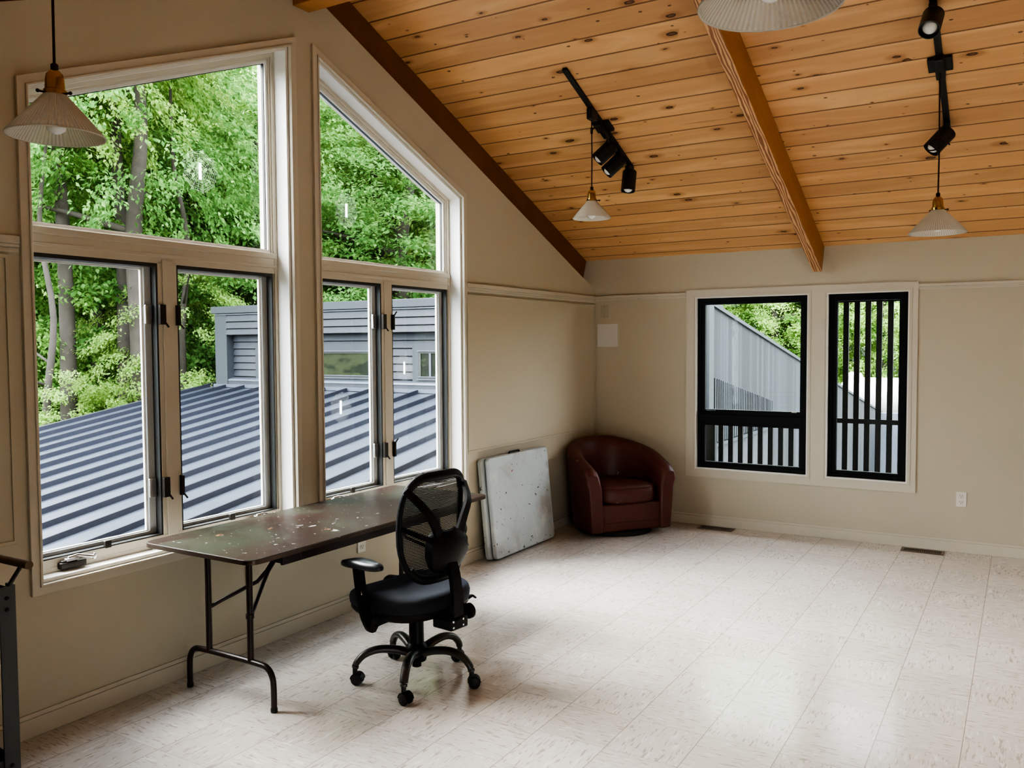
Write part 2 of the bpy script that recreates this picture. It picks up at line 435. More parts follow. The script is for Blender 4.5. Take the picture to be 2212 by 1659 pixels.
m_tabletop = spotted('paint_splashed_brown_laminate', (.024, .0135, .010),
    [((.42, .41, .38), 17, .06), ((.36, .36, .35), 34, .08), ((.26, .13, .06), 11, .04), ((.30, .28, .26), 70, .08)], .42, spec=.10,
    blotch=[((.032, .031, .022), 2.2, .46, .60), ((.036, .019, .016), 1.5, .55, .66), ((.12, .11, .10), 7, .72, .82)])
m_wtable = spotted('stained_white_plastic', (.52, .58, .60),
    [((.05, .045, .05), 24, .13), ((.10, .09, .10), 45, .10), ((.35, .14, .12), 14, .03)], .42, seed=2.3, var=.05,
    blotch=[((.40, .40, .41), 3.0, .50, .72), ((.20, .19, .20), 4.2, .62, .80), ((.70, .71, .70), 2.0, .55, .7)])

# ------------------------------------------------------------------ room constants (metres)
HC, SL = 2.392, .4013          # ceiling height at the eaves wall, roof slope
YR = -3.756                    # ridge
YREAR = 2 * YR
XEND = 8.2
ALPHA = math.atan(SL)
G1, G2, G3, G4 = -5.3115, -3.8657, -3.6473, -2.2043
GZ = .622
ZT = lambda y: 3.284 - SL * abs(y - YR)     # head of the gable windows
ZD = lambda y: 2.118 + SL * (3.756 - abs(y - YR))  # top of the gable wall lining
ZC = lambda y: HC + SL * (3.756 - abs(y - YR))

# floor
struct('floor', MB().box(-.2, XEND, YREAR - .2, .2, -.25, 0), m_floor)
# gable wall (left) : prisms in the y-z plane
def yz(mb, poly, x0, x1): return mb.prism([(x0, y, z) for y, z in poly], (x1 - x0, 0, 0))
mb = MB()
yz(mb, [(YREAR, 0), (G1, 0), (G1, ZD(G1)), (YREAR, ZD(YREAR))], -.2, 0)
yz(mb, [(G1, 0), (G2, 0), (G2, GZ), (G1, GZ)], -.2, 0)
yz(mb, [(G1, ZT(G1)), (G2, ZT(G2)), (G2, ZD(G2)), (G1, ZD(G1))], -.2, 0)
yz(mb, [(G2, 0), (G3, 0), (G3, ZD(G3)), (YR, ZD(YR)), (G2, ZD(G2))], -.2, 0)
yz(mb, [(G3, 0), (G4, 0), (G4, GZ), (G3, GZ)], -.2, 0)
yz(mb, [(G3, ZT(G3)), (G4, ZT(G4)), (G4, ZD(G4)), (G3, ZD(G3))], -.2, 0)
yz(mb, [(G4, 0), (0, 0), (0, ZD(0)), (G4, ZD(G4))], -.2, 0)
struct('wall_left', mb, m_wall)
# right wall (eaves wall with the black windows)
AX0, AX1, BX0, BX1, WZ0, WZ1 = .9907, 1.9462, 2.0962, 2.7037, .5025, 2.0088
mb = MB()
for x0, x1, z0, z1 in ((-.34, AX0, 0, 2.43), (AX0, AX1, 0, WZ0), (AX0, AX1, WZ1, 2.43), (AX1, BX0, 0, 2.43), (BX0, BX1, 0, WZ0), (BX0, BX1, WZ1, 2.43), (BX1, XEND, 0, 2.43)):
    mb.box(x0, x1, 0, .16, z0, z1)
struct('wall_right', mb, m_wall)
# rear eaves wall and far gable, behind the camera; unseen openings added to light the room
mb = MB(); W = [(4.6, 5.8), (6.4, 7.6)]; xs = -.2
for a, b in W:
    mb.box(xs, a, YREAR - .16, YREAR, 0, 2.43); mb.box(a, b, YREAR - .16, YREAR, 0, .3); mb.box(a, b, YREAR - .16, YREAR, 1.36, 2.43); xs = b
mb.box(xs, XEND, YREAR - .16, YREAR, 0, 2.43)
struct('wall_rear', mb, m_wall)
mb = yz(MB(), [(YREAR, 0), (0, 0), (0, ZC(0)), (YR, ZC(YR)), (YREAR, ZC(YREAR))], XEND, XEND + .16)
struct('wall_near', mb, m_wall)
# ceilings
L = 3.756 / math.cos(ALPHA)
o = struct('ceiling', MB().box(-.5, XEND + .2, -.75, L, -.16, 0), m_planks); o.location = (0, 0, HC); o.rotation_euler = (PI - ALPHA, 0, 0)
o = struct('ceiling_rear', MB().box(-.5, XEND + .2, -.75, L, 0, .16), m_planks); o.location = (0, YREAR, HC); o.rotation_euler = (ALPHA, 0, 0)
# rafters: local y runs up the slope
def rafter(name, x0, x1, depth, label):
    mb = MB().box(x0, x1, 0, L, 0, depth)
    o = struct(name, mb, [m_beamshade if 'gable' in name else m_beamside, m_beamshade if 'gable' in name else m_beam], bevel=.004)
    for p in o.data.polygons:
        if p.center.z > depth - 1e-4: p.material_index = 1
    o.location = (0, 0, HC); o.rotation_euler = (PI - ALPHA, 0, 0); o['label'] = label
m_beamshade = plain('shade_toned_rafter_wood', (.20, .075, .018), .5, var=.25, scale=5)  # rafter wood darkened so its colour carries the shade at the gable edge
rafter('beam_gable', -.26, -.085, .30, 'wood rafter running up the gable wall edge, shade painted into its colour')
rafter('beam_middle', 1.995, 2.066, .228, 'solid pine rafter in the middle of the sloping plank ceiling')
o = struct('beam_ridge', MB().box(-.1, XEND, -3.825, -3.698, 3.475, 3.95), m_beamside, bevel=.004); o['label'] = 'wood ridge beam at the ceiling peak'
mb = MB().box(-.26, -.085, 0, L, -.30, 0); o = struct('beam_gable_rear', mb, m_beamshade); o.location = (0, YREAR, HC); o.rotation_euler = (ALPHA, 0, 0)
# rear-slope twin of the middle rafter
mb = MB().box(1.995, 2.066, 0, L, -.228, 0); o = struct('beam_rear', mb, m_beamside); o.location = (0, YREAR, HC); o.rotation_euler = (ALPHA, 0, 0)

# picture rail, panels, baseboards
def rail_profile(mb, z0, z1, y0, y1, left=True, d=.02):
    h = z1 - z0
    for a, b, dd in ((0, .30, d * .45), (.30, .52, d * .8), (.52, 1, d)):
        if left: mb.box(0, dd, y0, y1, z0 + a * h, z0 + b * h)
        else: mb.box(y0, y1, -dd, 0, z0 + a * h, z0 + b * h)
    return mb
struct('trim_1', rail_profile(MB(), 1.992, 2.056, -2.165, 0), m_trim, bevel=.003)
struct('trim_2', rail_profile(MB(), 1.985, 2.052, YREAR, -5.362), m_trim, bevel=.003)
mb = rail_profile(MB(), 2.012, 2.058, .0, .902, False); rail_profile(mb, 2.012, 2.058, 2.767, XEND, False)
struct('trim_3', mb, m_trim, bevel=.003)
def panel(name, y0, y1, z0, z1):
    mb = MB().box(0, .009, y0, y1, z0, z1)
    mb.ring([(.009, y0, z0), (.009, y1, z0), (.009, y1, z1), (.009, y0, z1)], [(.009, y0 + .016, z0 + .016), (.009, y1 - .016, z0 + .016), (.009, y1 - .016, z1 - .016), (.009, y0 + .016, z1 - .016)], (.007, 0, 0))
    struct(name, mb, m_wall, bevel=.002)
panel('trim_4', -2.172, -.012, .812, 1.975)
panel('trim_5', YREAR + .05, -5.405, .812, 1.975)
def base_l(y0, y1):
    mb = MB().box(0, .016, y0, y1, 0, .078); mb.box(0, .010, y0, y1, .078, .097); return mb
struct('baseboard_left', base_l(YREAR, 0), m_trim, bevel=.002)
mb = MB().box(0.016, XEND, -.016, 0, 0, .078); mb.box(.016, XEND, -.010, 0, .078, .097)
struct('baseboard_right', mb, m_trim, bevel=.002)

# ------------------------------------------------------------------ gable windows
def gable_window(name, y0, y1, label, crank_side):
    W = thing(name, label, 'window', (0, (y0 + y1) / 2, GZ), kind='structure')
    P = [(y0, GZ), (y1, GZ), (y1, ZT(y1)), (y0, ZT(y0))]
    to3 = lambda poly, x: [(x, a, b) for a, b in poly]
    mb = MB().ring(to3(inset(P, -.044), 0), to3(P, 0), (.016, 0, 0))
    mb.ring(to3(inset(P, -.010), .016), to3(inset(P, .0), .016), (.006, 0, 0))
    obj('casing', mb, m_trim, W, bevel=.002, world=True)
    mb = MB().ring(to3(P, -.2), to3(inset(P, .010), -.2), (.192, 0, 0))
    mb.ring(to3(P, -.016), to3(inset(P, .016), -.016), (.012, 0, 0))
    obj('jamb_lining', mb, m_sill, W, bevel=.0015, world=True)
    # frame: stepped outer ring
    Q = inset(P, .010); mb = MB()
    mb.ring(to3(Q, -.2), to3(inset(P, .030), -.2), (.10, 0, 0))
    mb.ring(to3(inset(P, .028), -.2), to3(inset(P, .040), -.2), (.09, 0, 0))
    # meeting rail with mouldings
    zm0, zm1 = 2.006, 2.122
    mb.box(-.2, -.104, y0 + .012, y1 - .012, zm0, zm1)
    mb.box(-.106, -.098, y0 + .012, y1 - .012, zm0 + .030, zm0 + .046)
    mb.box(-.106, -.096, y0 + .012, y1 - .012, zm1 - .034, zm1 - .004)
    # bottom rail and centre mullion
    ym = (y0 + y1) / 2
    mb.box(-.2, -.102, y0 + .012, y1 - .012, GZ + .01, GZ + .066)
    mb.box(-.2, -.104, ym - .054, ym + .054, GZ + .05, zm0 + .01)
    mb.box(-.106, -.098, ym - .030, ym + .030, GZ + .06, zm0 + .02)
    obj('frame', mb, m_trim, W, bevel=.002, world=True)
    # upper fixed light
    U = [(y0 + .04, zm1), (y1 - .04, zm1), (y1 - .04, ZT(y1) - .04), (y0 + .04, ZT(y0) - .04)]
    U[2] = inset(P, .040)[2]; U[3] = inset(P, .040)[3]
    mb = MB().ring(to3(U, -.165), to3(inset(U, .016), -.165), (.045, 0, 0))
    f = obj('glazing_bead', mb, m_sill, W, bevel=.002, world=True)
    obj('pane', MB().add([(-.142, a, b) for a, b in inset(U, .012)], [(0, 1, 2, 3)]), m_glass, W, world=True)
    mb = MB().ring(to3(inset(U, .014), -.150), to3(inset(U, .019), -.150), (.016, 0, 0))
    obj('gasket', mb, m_gasket, W, world=True)
    # casements
    for k, (a, b) in enumerate(((y0 + .040, ym - .054), (ym + .054, y1 - .040))):
        zb, zt = GZ + .066, zm0
        R = [(a, zb), (b, zb), (b, zt), (a, zt)]
        s = obj('sash', MB().ring(to3(inset(R, .006), -.182), to3(inset(R, [.022, .046, .022, .026]), -.182), (.036, 0, 0)), m_sash, W, bevel=.003, world=True)
        s_loc = Vector((0, (y0 + y1) / 2, GZ))
        def sub(nm, mb, m, **kw):
            mb.shift(-s_loc); return obj(nm, mb, m, s, **kw)
        sub('gasket', MB().ring(to3(R, -.150), to3(inset(R, [.006, .010, .018, .008]), -.150), (.044, 0, 0)), m_gasket)
        mb = MB().ring(to3(inset(R, [.020, .040, .024, .024]), -.172), to3(inset(R, [.028, .056, .032, .032]), -.172), (.016, 0, 0))
        sub('glazing_bead', mb, m_sill, bevel=.002)
        sub('pane', MB().add([(-.160, p, q) for p, q in inset(R, .026)], [(0, 1, 2, 3)]), m_glass)
        # bottom lock tab
        yc = (a + b) / 2 + (.02 if k == 0 else 0)
        sub('lock_tab', MB().box(-.118, -.100, yc - .016, yc + .016, zb - .004, zb + .030), m_bronze, bevel=.003)
        # side locks on the centre mullion
        for zz in (.92, 1.76):
            if k == 0:
                mb = MB().box(-.104, -.084, b - .004, b + .030, zz - .048, zz + .048)
                mb.tube([(-.088, b + .028, zz - .04), (-.078, b + .038, zz - .062)], .005, 8)
                obj('sash_lock', mb, m_bronze, W, bevel=.003, world=True)
                sub('lock_keeper', MB().box(-.150, -.132, b - .050, b - .012, zz - .046, zz + .046), m_chrome, bevel=.003)
            else:
                mb = MB().box(-.104, -.082, a - .012, a + .004, zz - .052, zz + .048)
                mb.tube([(-.084, a - .004, zz + .04 * crank_side), (-.074, a + .012, zz + .068 * crank_side)], .005, 8)
                obj('sash_lock', mb, m_bronze, W, bevel=.003, world=True)
    # crank operators
    for yc in ((y0 + .19), (y1 - .19)):
        mb = MB().box(-.104, -.070, yc - .058, yc + .058, GZ + .018, GZ + .046)
        mb.box(-.098, -.076, yc - .05, yc + .02, GZ + .046, GZ + .054)
        c = obj('crank_operator', mb, m_bronze, W, bevel=.004, world=True)
        mb = MB().box(-.092, -.066, yc - .035, yc + .02, GZ + .050, GZ + .062)
        mb.tube([(-.082, yc - .02, GZ + .062), (-.076, yc + .02, GZ + .068), (-.060, yc + .085, GZ + .050)], .008, 8)
        mb.tube([(-.060, yc + .085, GZ + .040), (-.054, yc + .090, GZ + .066)], .008, 8)
        mb.shift(-W.location); obj('crank_handle', mb, m_chrome, c, bevel=.002)
    return W
gable_window('window_1', G1, G2, 'tall white gable window with slanted top, seen behind the near pendant lamp', -1)
gable_window('window_2', G3, G4, 'tall white gable window with slanted top, nearer the room corner', 1)

# ------------------------------------------------------------------ black windows on the right wall
def xz(poly, y): return [(a, y, b) for a, b in poly]
R4 = lambda x0, x1, z0, z1: [(x0, z0), (x1, z0), (x1, z1), (x0, z1)]
mb = MB()
cx0, cx1, cz0, cz1 = .902, 2.767, .429, 2.078
for x0, x1, z0, z1 in ((cx0, AX0, cz0, cz1), (AX1, BX0, cz0, cz1), (BX1, cx1, cz0, cz1), (AX0, AX1, cz0, WZ0), (AX0, AX1, WZ1, cz1), (BX0, BX1, cz0, WZ0), (BX0, BX1, WZ1, cz1)):
    mb.box(x0, x1, -.016, 0, z0, z1)
for a, b in ((AX0, AX1), (BX0, BX1)):
    q = R4(a, b, WZ0, WZ1); mb.ring(xz(inset(q, -.024), -.016), xz(inset(q, -.012), -.016), (0, -.005, 0))
struct('trim_6', mb, m_trim)
mb = MB()
for a, b in ((AX0, AX1), (BX0, BX1)):
    q = R4(a, b, WZ0, WZ1); mb.ring(xz(inset(q, -.003), -.018), xz(inset(q, .007), -.018), (0, .06, 0))
struct('trim_7', mb, m_sill)
def black_window(name, x0, x1, label, split):
    W = thing(name, label, 'window', ((x0 + x1) / 2, 0, WZ0), kind='structure')
    q = R4(x0, x1, WZ0, WZ1)
    mb = MB().ring(xz(inset(q, .006), .02), xz(inset(q, .036), .02), (0, .11, 0))
    if split: mb.box(x0 + .02, x1 - .02, .022, .13, .905, .985)
    obj('frame', mb, m_black, W, bevel=.003, world=True)
    parts = [R4(x0 + .034, x1 - .034, .975, WZ1 - .034), R4(x0 + .034, x1 - .034, WZ0 + .034, .915)] if split else [R4(x0 + .034, x1 - .034, WZ0 + .034, WZ1 - .034)]
    for k, r in enumerate(parts):
        s = obj('sash', MB().ring(xz(r, .034), xz(inset(r, [.052 if (split and k == 0) else .026, .036, .028, .036]), .034), (0, .05, 0)), m_black, W, bevel=.003, world=True)
        off = -W.location
        mb = MB().add(xz(inset(r, .018), .064), [(0, 1, 2, 3)]); mb.shift(off); obj('pane', mb, m_glass, s)
        if split and k == 0:
            mb = MB().box(x0 + .05, x0 + .17, .010, .034, 1.002, 1.020); mb.tube([(x0 + .055, .008, 1.022), (x0 + .10, .004, 1.014), (x0 + .15, .012, 1.006)], .006, 8)
            mb.shift(off); obj('crank_handle', mb, m_black, s, bevel=.002)
            mb = MB().box(x1 - .135, x1 - .095, .024, .034, 1.022, 1.032); mb.shift(off); obj('lock_tab', mb, m_outlet, s)
    return W
black_window('window_3', AX0, AX1, 'wide black window with an awning pane over a low fixed pane', True)
black_window('window_4', BX0, BX1, 'narrow black window behind full height dark slats', False)

# ------------------------------------------------------------------ window decals
def decal(y, z, r, label, faint=False):
    w = MB(); x = -.1395 if z > 2.1 else -.1575
    def strip(p, q, wd):
        d = Vector((0, q[0] - p[0], q[1] - p[1])); n = Vector((0, -d.z, d.y)).normalized() * wd / 2
        a, b = Vector((x, *p)), Vector((x, *q)); w.add([a - n, b - n, b + n, a + n], [(0, 1, 2, 3)])
    N = 18; wd = .0011 if not faint else .0008
    rad = [r * (1 + .08 * math.sin(3 * k + z)) for k in range(N)]
    pt = lambda k, f: (y + math.cos(2 * PI * k / N) * rad[k % N] * f, z + math.sin(2 * PI * k / N) * rad[k % N] * f * 1.02)
    for k in range(N):
        strip(pt(k, .12), pt(k, 1), wd)
        for f in (.2, .32, .44, .55, .66, .77, .88, .98):
            a, b = pt(k, f), pt(k + 1, f); m = ((a[0] + b[0]) / 2 * .975 + y * .025, (a[1] + b[1]) / 2 * .975 + z * .025)
            strip(a, m, wd); strip(m, b, wd)
    o = thing('web_decal', label, 'window decal', (x, y, z))
    obj('web', w, m_decal, o, world=True)
    obj('centre_bar', MB().box(x - .001, x + .001, y - .0085, y + .0085, z - .042, z + .042), m_white, o, world=True)
decal(-4.352, 2.498, .105, 'spider web decal with white bar on the tall window behind the near pendant, upper pane')
decal(-3.261, 2.442, .10, 'faint spider web decal on upper pane of the window nearer the corner', True)
decal(-3.318, 1.222, .09, 'web decal with white bar on left casement above the table middle, over the seamed roof', True)
decal(-2.681, 1.450, .09, 'web decal with white bar on right casement of the window nearer the corner', True)

# ------------------------------------------------------------------ folding table
TZ = .722
tx0, tx1, ty0, ty1 = .075, .782, -4.89, -3.085
tb = thing('folding_table', 'long brown folding table with paint-splattered top below the gable windows', 'table', ((tx0 + tx1) / 2, (ty0 + ty1) / 2, 0))
w, l = tx1 - tx0, ty1 - ty0
obj('tabletop', MB().prism([(a, b, TZ - .019) for a, b in rrect(w, l, .055)], (0, 0, .019)), m_tabletop, tb, bevel=.002)
outer = rrect(w + .006, l + .006, .058); inner = rrect(w - .002, l - .002, .054)
obj('edge_band', MB().ring([(a, b, TZ - .020) for a, b in outer], [(a, b, TZ - .020) for a, b in inner], (0, 0, .018)), plain('brown_metal_edge', (.10, .075, .062), .3, .7), tb, smooth=40)
mb = MB()
for sx in (-1, 1): mb.box(sx * (w / 2 - .035) - .008, sx * (w / 2 - .035) + .008, -l / 2 + .20, l / 2 - .20, TZ - .065, TZ - .02)
for sy in (-1, 1): mb.box(-w / 2 + .035, w / 2 - .035, sy * (l / 2 - .2) - .008, sy * (l / 2 - .2) + .008, TZ - .055, TZ - .02)
obj('apron', mb, m_leg, tb, bevel=.003)
for sy in (-1, 1): obj('corner_block', MB().prism([(w / 2 - .05 + a, sy * (l / 2 - .26) + b, TZ - .055) for a, b in rrect(.05, .12, .018)], (0, 0, .035)), m_leg, tb, smooth=40)
CXL = .413 - (tx0 + tx1) / 2
for sy, yl in ((-1, -4.695), (1, -3.28)):
    y = yl - (ty0 + ty1) / 2
    path = [(CXL - .278, y, 0.012), (CXL - .278, y, .10), (CXL - .272, y, .15), (CXL - .245, y, .186), (CXL - .19, y, .197), (CXL, y, .199), (CXL + .19, y, .197), (CXL + .245, y, .186), (CXL + .272, y, .15), (CXL + .278, y, .10), (CXL + .278, y, 0.012)]
    f = obj('leg_frame', MB().tube(curve_pts(path, 5), .0135, 12, up=(0, 1, 0)), m_leg, tb, smooth=50)
    for dx in (-.137, .137):
        obj('leg_post', MB().tube([(CXL + dx, y, .20), (CXL + dx, y, TZ - .03)], .0145, 14), m_leg, f, smooth=50)
    for dx in (-.278, .278):
        obj('foot_cap', MB().lathe([(.0145, 0), (.0155, .004), (.0155, .018), (.014, .020)], 14, (CXL + dx, y, 0)), m_rubber, f, smooth=40)
    yb = y - sy * .36
    mb = MB().tube([(CXL - .137, y, .40), (CXL - .11, y - sy * .05, .425), (CXL, y - sy * .17, .50), (CXL + .02, y - sy * .21, .545), (CXL + .02, yb, TZ - .03)], .0095, 10)
    mb.tube([(CXL + .137, y, .40), (CXL + .11, y - sy * .05, .425), (CXL + .04, y - sy * .17, .50), (CXL + .03, y - sy * .21, .545), (CXL + .03, yb, TZ - .03)], .0095, 10)
    mb.tube([(CXL + .137, y, .395), (CXL + .137, y, .415)], .019, 12)
    obj('brace', mb, m_leg, f, smooth=50)

# ------------------------------------------------------------------ leaning folded table
lt = thing('folded_table', 'white folded plastic table leaning on the wall, stained with ink and paint', 'folding table', (.088, -1.575, .0), 0)
Lw, Lh, th = .905, .755, .038
lean = Matrix.Rotation(math.radians(-5.6), 4, 'Y')
def slab(x0, rad):
    mb = MB().prism([(x0, a, b + Lh / 2 + .006) for a, b in rrect(Lw, Lh, rad)], (th, 0, 0)); return mb.xf(lean)
# front half is slightly skewed against the rear half
obj('front_half', slab(.048, .038), m_wtable, lt, bevel=.010, seg=3, bang=60)
mb = slab(.0, .038); mb.shift((0, -.028, .0))
obj('rear_half', mb, m_wtable, lt, bevel=.010, seg=3, bang=60)
mb = MB().box(.034, .052, -Lw / 2 + .03, Lw / 2 - .03, .04, Lh - .03).xf(lean)
obj('folded_leg_tray', mb, plain('dark_grey_underside', (.10, .09, .085), .6), lt)
mb = MB().tube([(.05, -.10, Lh + .002), (.05, -.09, Lh + .016), (.05, .05, Lh + .016), (.05, .06, Lh + .002)], .008, 8).xf(lean)
obj('carry_handle', mb, m_chairblk, lt, smooth=50)
for y in (-.3, .3): obj('hinge', MB().box(.03, .06, y - .03, y + .03, .002, .012).xf(lean), m_bronze, lt)

# ------------------------------------------------------------------ office chair (local +Y = forward, +X = right)
oc = thing('office_chair', 'black mesh-back office chair on casters facing the brown table', 'chair', (1.0, -4.075, 0), math.radians(82))
base = obj('star_base_hub', MB().lathe([(.030, .085), (.046, .092), (.052, .12), (.052, .155), (.040, .175), (.034, .18)], 24), m_chairblk, oc, smooth=35)
for k in range(5):
    a = math.radians(8 + 72 * k - 82); d = Vector((math.cos(a), math.sin(a), 0))
    P = [d * .035 + Vector((0, 0, .130)), d * .10 + Vector((0, 0, .150)), d * .18 + Vector((0, 0, .158)), d * .245 + Vector((0, 0, .140)), d * .283 + Vector((0, 0, .105)), d * .293 + Vector((0, 0, .078))]
    cp = curve_pts(P, 5); n = len(cp)
    obj('base_leg', MB().tube(cp, [.026 - .008 * i / n for i in range(n)], 12, flat=(1.0, .8)), m_steel, oc, smooth=60)
    # caster: two wheels under a hood, trailing direction varies
    ca = a + (.5, 1.9, -1.2, 2.7, 1.0)[k]; cd = Vector((math.cos(ca), math.sin(ca), 0)); side = Vector((-cd.y, cd.x, 0))
    c = d * .293
    stem = obj('caster', MB().lathe([(.006, .03), (.011, .035), (.012, .085), (.008, .09)], 12, c), m_rubber, oc, smooth=40)
    wc = c + cd * .012 + Vector((0, 0, .027))
    for sg in (-1, 1):
        obj('wheel', MB().lathe([(.004, -.009), (.020, -.009), (.027, -.005), (.027, .005), (.020, .009), (.004, .009)], 22, wc + side * .016 * sg, side), m_rubber, stem, smooth=40)
    mb = MB(); loops = []
    for i in range(9):
        t = PI * (.02 + .96 * i / 8); q = wc + (cd * math.cos(t) + Vector((0, 0, 1)) * math.sin(t)) * .031
        q2 = wc + (cd * math.cos(t) + Vector((0, 0, 1)) * math.sin(t)) * .026
        loops.append([q - side * .022, q + side * .022, q2 + side * .022, q2 - side * .022])
    obj('caster_hood', mb.loft(loops), m_chairblk, stem, smooth=40)
obj('gas_column', MB().lathe([(.012, .060), (.022, .062), (.022, .09), (.037, .10), (.035, .30), (.031, .312), (.015, .314), (.015, .375)], 24), m_chairblk, oc, smooth=35)
# mechanism under the seat
mb = MB().box(-.075, .075, -.13, .13, .338, .372); mb.box(-.055, .055, -.09, .09, .312, .34)
mb.box(-.058, .058, -.285, -.165, .300, .352)
mech = obj('tilt_mechanism', mb, m_chairblk, oc, bevel=.008)
obj('tension_knob', MB().lathe([(.006, 0), (.034, 0), (.037, .006), (.037, .022), (.032, .028), (.006, .028)], 24, (.125, -.215, .338), (1, 0, 0)), m_chairblk, mech, smooth=35)
mb = MB().tube([(.05, -.215, .338), (.13, -.215, .338)], .012, 10); mb.tube(curve_pts([(.08, -.10, .355), (.22, -.11, .352), (.27, -.115, .362), (.29, -.12, .35)], 4), .010, 8, flat=(1.6, .6))
obj('lever', mb, m_chairblk, mech, smooth=50)
for dx, dz in ((-.045, .325), (.02, .325), (-.045, .352), (.02, .352)):
    obj('bolt', MB().lathe([(.001, 0), (.0055, 0), (.005, .003), (.001, .003)], 10, (dx, -.286, dz - .008), (0, -1, 0)), m_chrome, mech, smooth=40)
# seat pan + cushion
def seat_loop(sc, z, dip=0.0, fr=0.0):
    out = []
    for k in range(40):
        a = 2 * PI * k / 40; c, s = math.cos(a), math.sin(a)
        ex = 2 / 2.9; x = math.copysign(abs(c) ** ex, c) * .262 * sc; y = math.copysign(abs(s) ** ex, s) * .252 * sc
        zz = z + dip * (x / .25) ** 2 - fr * max(0, (y - .10) / .145) ** 2
        out.append((x, y + .040, zz))
    return out
obj('seat_pan', MB().loft([seat_loop(.80, .342), seat_loop(.93, .348), seat_loop(.985, .366), seat_loop(.985, .384)]), m_chairblk, oc, smooth=50)
obj('seat_cushion', MB().loft([seat_loop(.96, .378, 0, .01), seat_loop(1.0, .392, 0, .015), seat_loop(1.012, .418, .004, .022), seat_loop(.99, .438, .008, .030), seat_loop(.93, .449, .010, .034), seat_loop(.80, .452, .012, .030), seat_loop(.55, .446, .014, .018), seat_loop(.25, .440, .01, .004), seat_loop(.03, .438)]), m_fabric, oc, smooth=70)
# back: outline in x-z bent on a curved surface
def back_y(x, z):
    t = (z - .50) / .54
    return -.118 - .006 * t + .028 * math.sin(PI * min(1, max(0, t * 1.1))) - .045 * (1 - (x / .22) ** 2)
def outline(f=1.0):
    pts = []
    for k in range(56):
        a = 2 * PI * k / 56; c, s = math.cos(a), math.sin(a)
        e = 2 / 4.6; x = math.copysign(abs(c) ** e, c); zz = math.copysign(abs(s) ** (2 / 3.3), s)
        w = .202 * (1 - .02 * zz - (.14 * max(0, -zz) ** 2)) ; x *= w * f; z = .762 + zz * .250 * f
        pts.append((x, back_y(x, z), z))
    return pts
fr = obj('back_frame', MB().tube(outline(1.0), .0130, 10, flat=(1.0, 1.25), up=(0, 1, 0), closed=True), m_chairblk, oc, smooth=70)
mb = MB()
for f in (1.0,):
    N, Mz = 20, 24; idx = {}
    vs, fs = [], []
    O = outline(.985)
    def halfw(z):
        best = 0
        for i in range(len(O)):
            a, b = O[i], O[(i + 1) % len(O)]
            if (a[2] - z) * (b[2] - z) <= 0 and a[2] != b[2]:
                t = (z - a[2]) / (b[2] - a[2]); best = max(best, abs(a[0] + (b[0] - a[0]) * t))
        return best
    for j in range(Mz + 1):
        z = .520 + (.485) * j / Mz; hw = max(.02, halfw(z))
        for i in range(N + 1):
            x = -hw + 2 * hw * i / N; vs.append((x, back_y(x, z) + .004, z))
    for j in range(Mz):
        for i in range(N):
            q = j * (N + 1) + i; fs.append((q, q + 1, q + N + 2, q + N + 1))
    mb.add(vs, fs)
obj('back_mesh', mb, m_mesh, oc, smooth=80)
# top rim cap and lower trim give the frame its heavy look
top = [p for p in outline(.975) if p[2] > .925 and True]
top.sort(key=lambda p: p[0])
obj('top_rim', MB().tube([(x, y - .004, z - .004) for x, y, z in top], .018, 10, flat=(1.1, 1.0), up=(0, 1, 0)), m_chairblk, oc, smooth=70)
low = [p for p in outline(.955) if p[2] < .590]; low.sort(key=lambda p: p[0])
obj('lower_trim', MB().tube([(x, y - .002, z - .002) for x, y, z in low], .021, 10, up=(0, 1, 0)), m_chairblk, oc, smooth=70)
# Y-shaped spine with lumbar plate
def bar(P, wds, thk):
    loops = []
    P = curve_pts(P, 5); n = len(P)
    for i, p in enumerate(P):
        t = (P[min(i + 1, n - 1)] - P[max(i - 1, 0)]).normalized(); s = t.cross(Vector((0, 1, 0))).normalized(); q = s.cross(t).normalized()
        wd = wds[0] + (wds[1] - wds[0]) * i / (n - 1)
        loops.append([p + s * wd + q * thk, p - s * wd + q * thk, p - s * wd - q * thk, p + s * wd - q * thk])
    return MB().loft(loops)
mb = MB(); loops = []
for z, hw in ((.560, .070), (.59, .100), (.64, .120), (.70, .118), (.735, .098), (.752, .075)):
    loops.append([(x * hw, -.232 - .022 * math.sin(PI * (z - .56) / .22) + .022 * x * x, z) for x in np.linspace(-1, 1, 9)] + [(x * hw, -.205 + .022 * x * x, z) for x in np.linspace(1, -1, 9)])
obj('lumbar_plate', mb.loft(loops), m_chairblk, oc, smooth=60)
for sx in (-1, 1):
    yb = lambda x, z: back_y(x, z) - .012
    obj('back_arm', bar([(sx * .060, -.224, .72), (sx * .10, -.222, .80), (sx * .150, -.205, .875), (sx * .192, yb(.192, .95), .95)], (.023, .015), .008), m_chairblk, oc, smooth=50)
    obj('back_strut', bar([(sx * .07, -.222, .70), (sx * .14, -.195, .735), (sx * .200, yb(.200, .775), .775)], (.014, .010), .006), m_chairblk, oc, smooth=50)
mb = bar([(0, -.235, .60), (0, -.252, .55), (0, -.264, .48), (0, -.268, .41), (0, -.262, .35), (0, -.20, .345)], (.028, .033), .011)
obj('spine', mb, m_chairblk, oc, smooth=50)
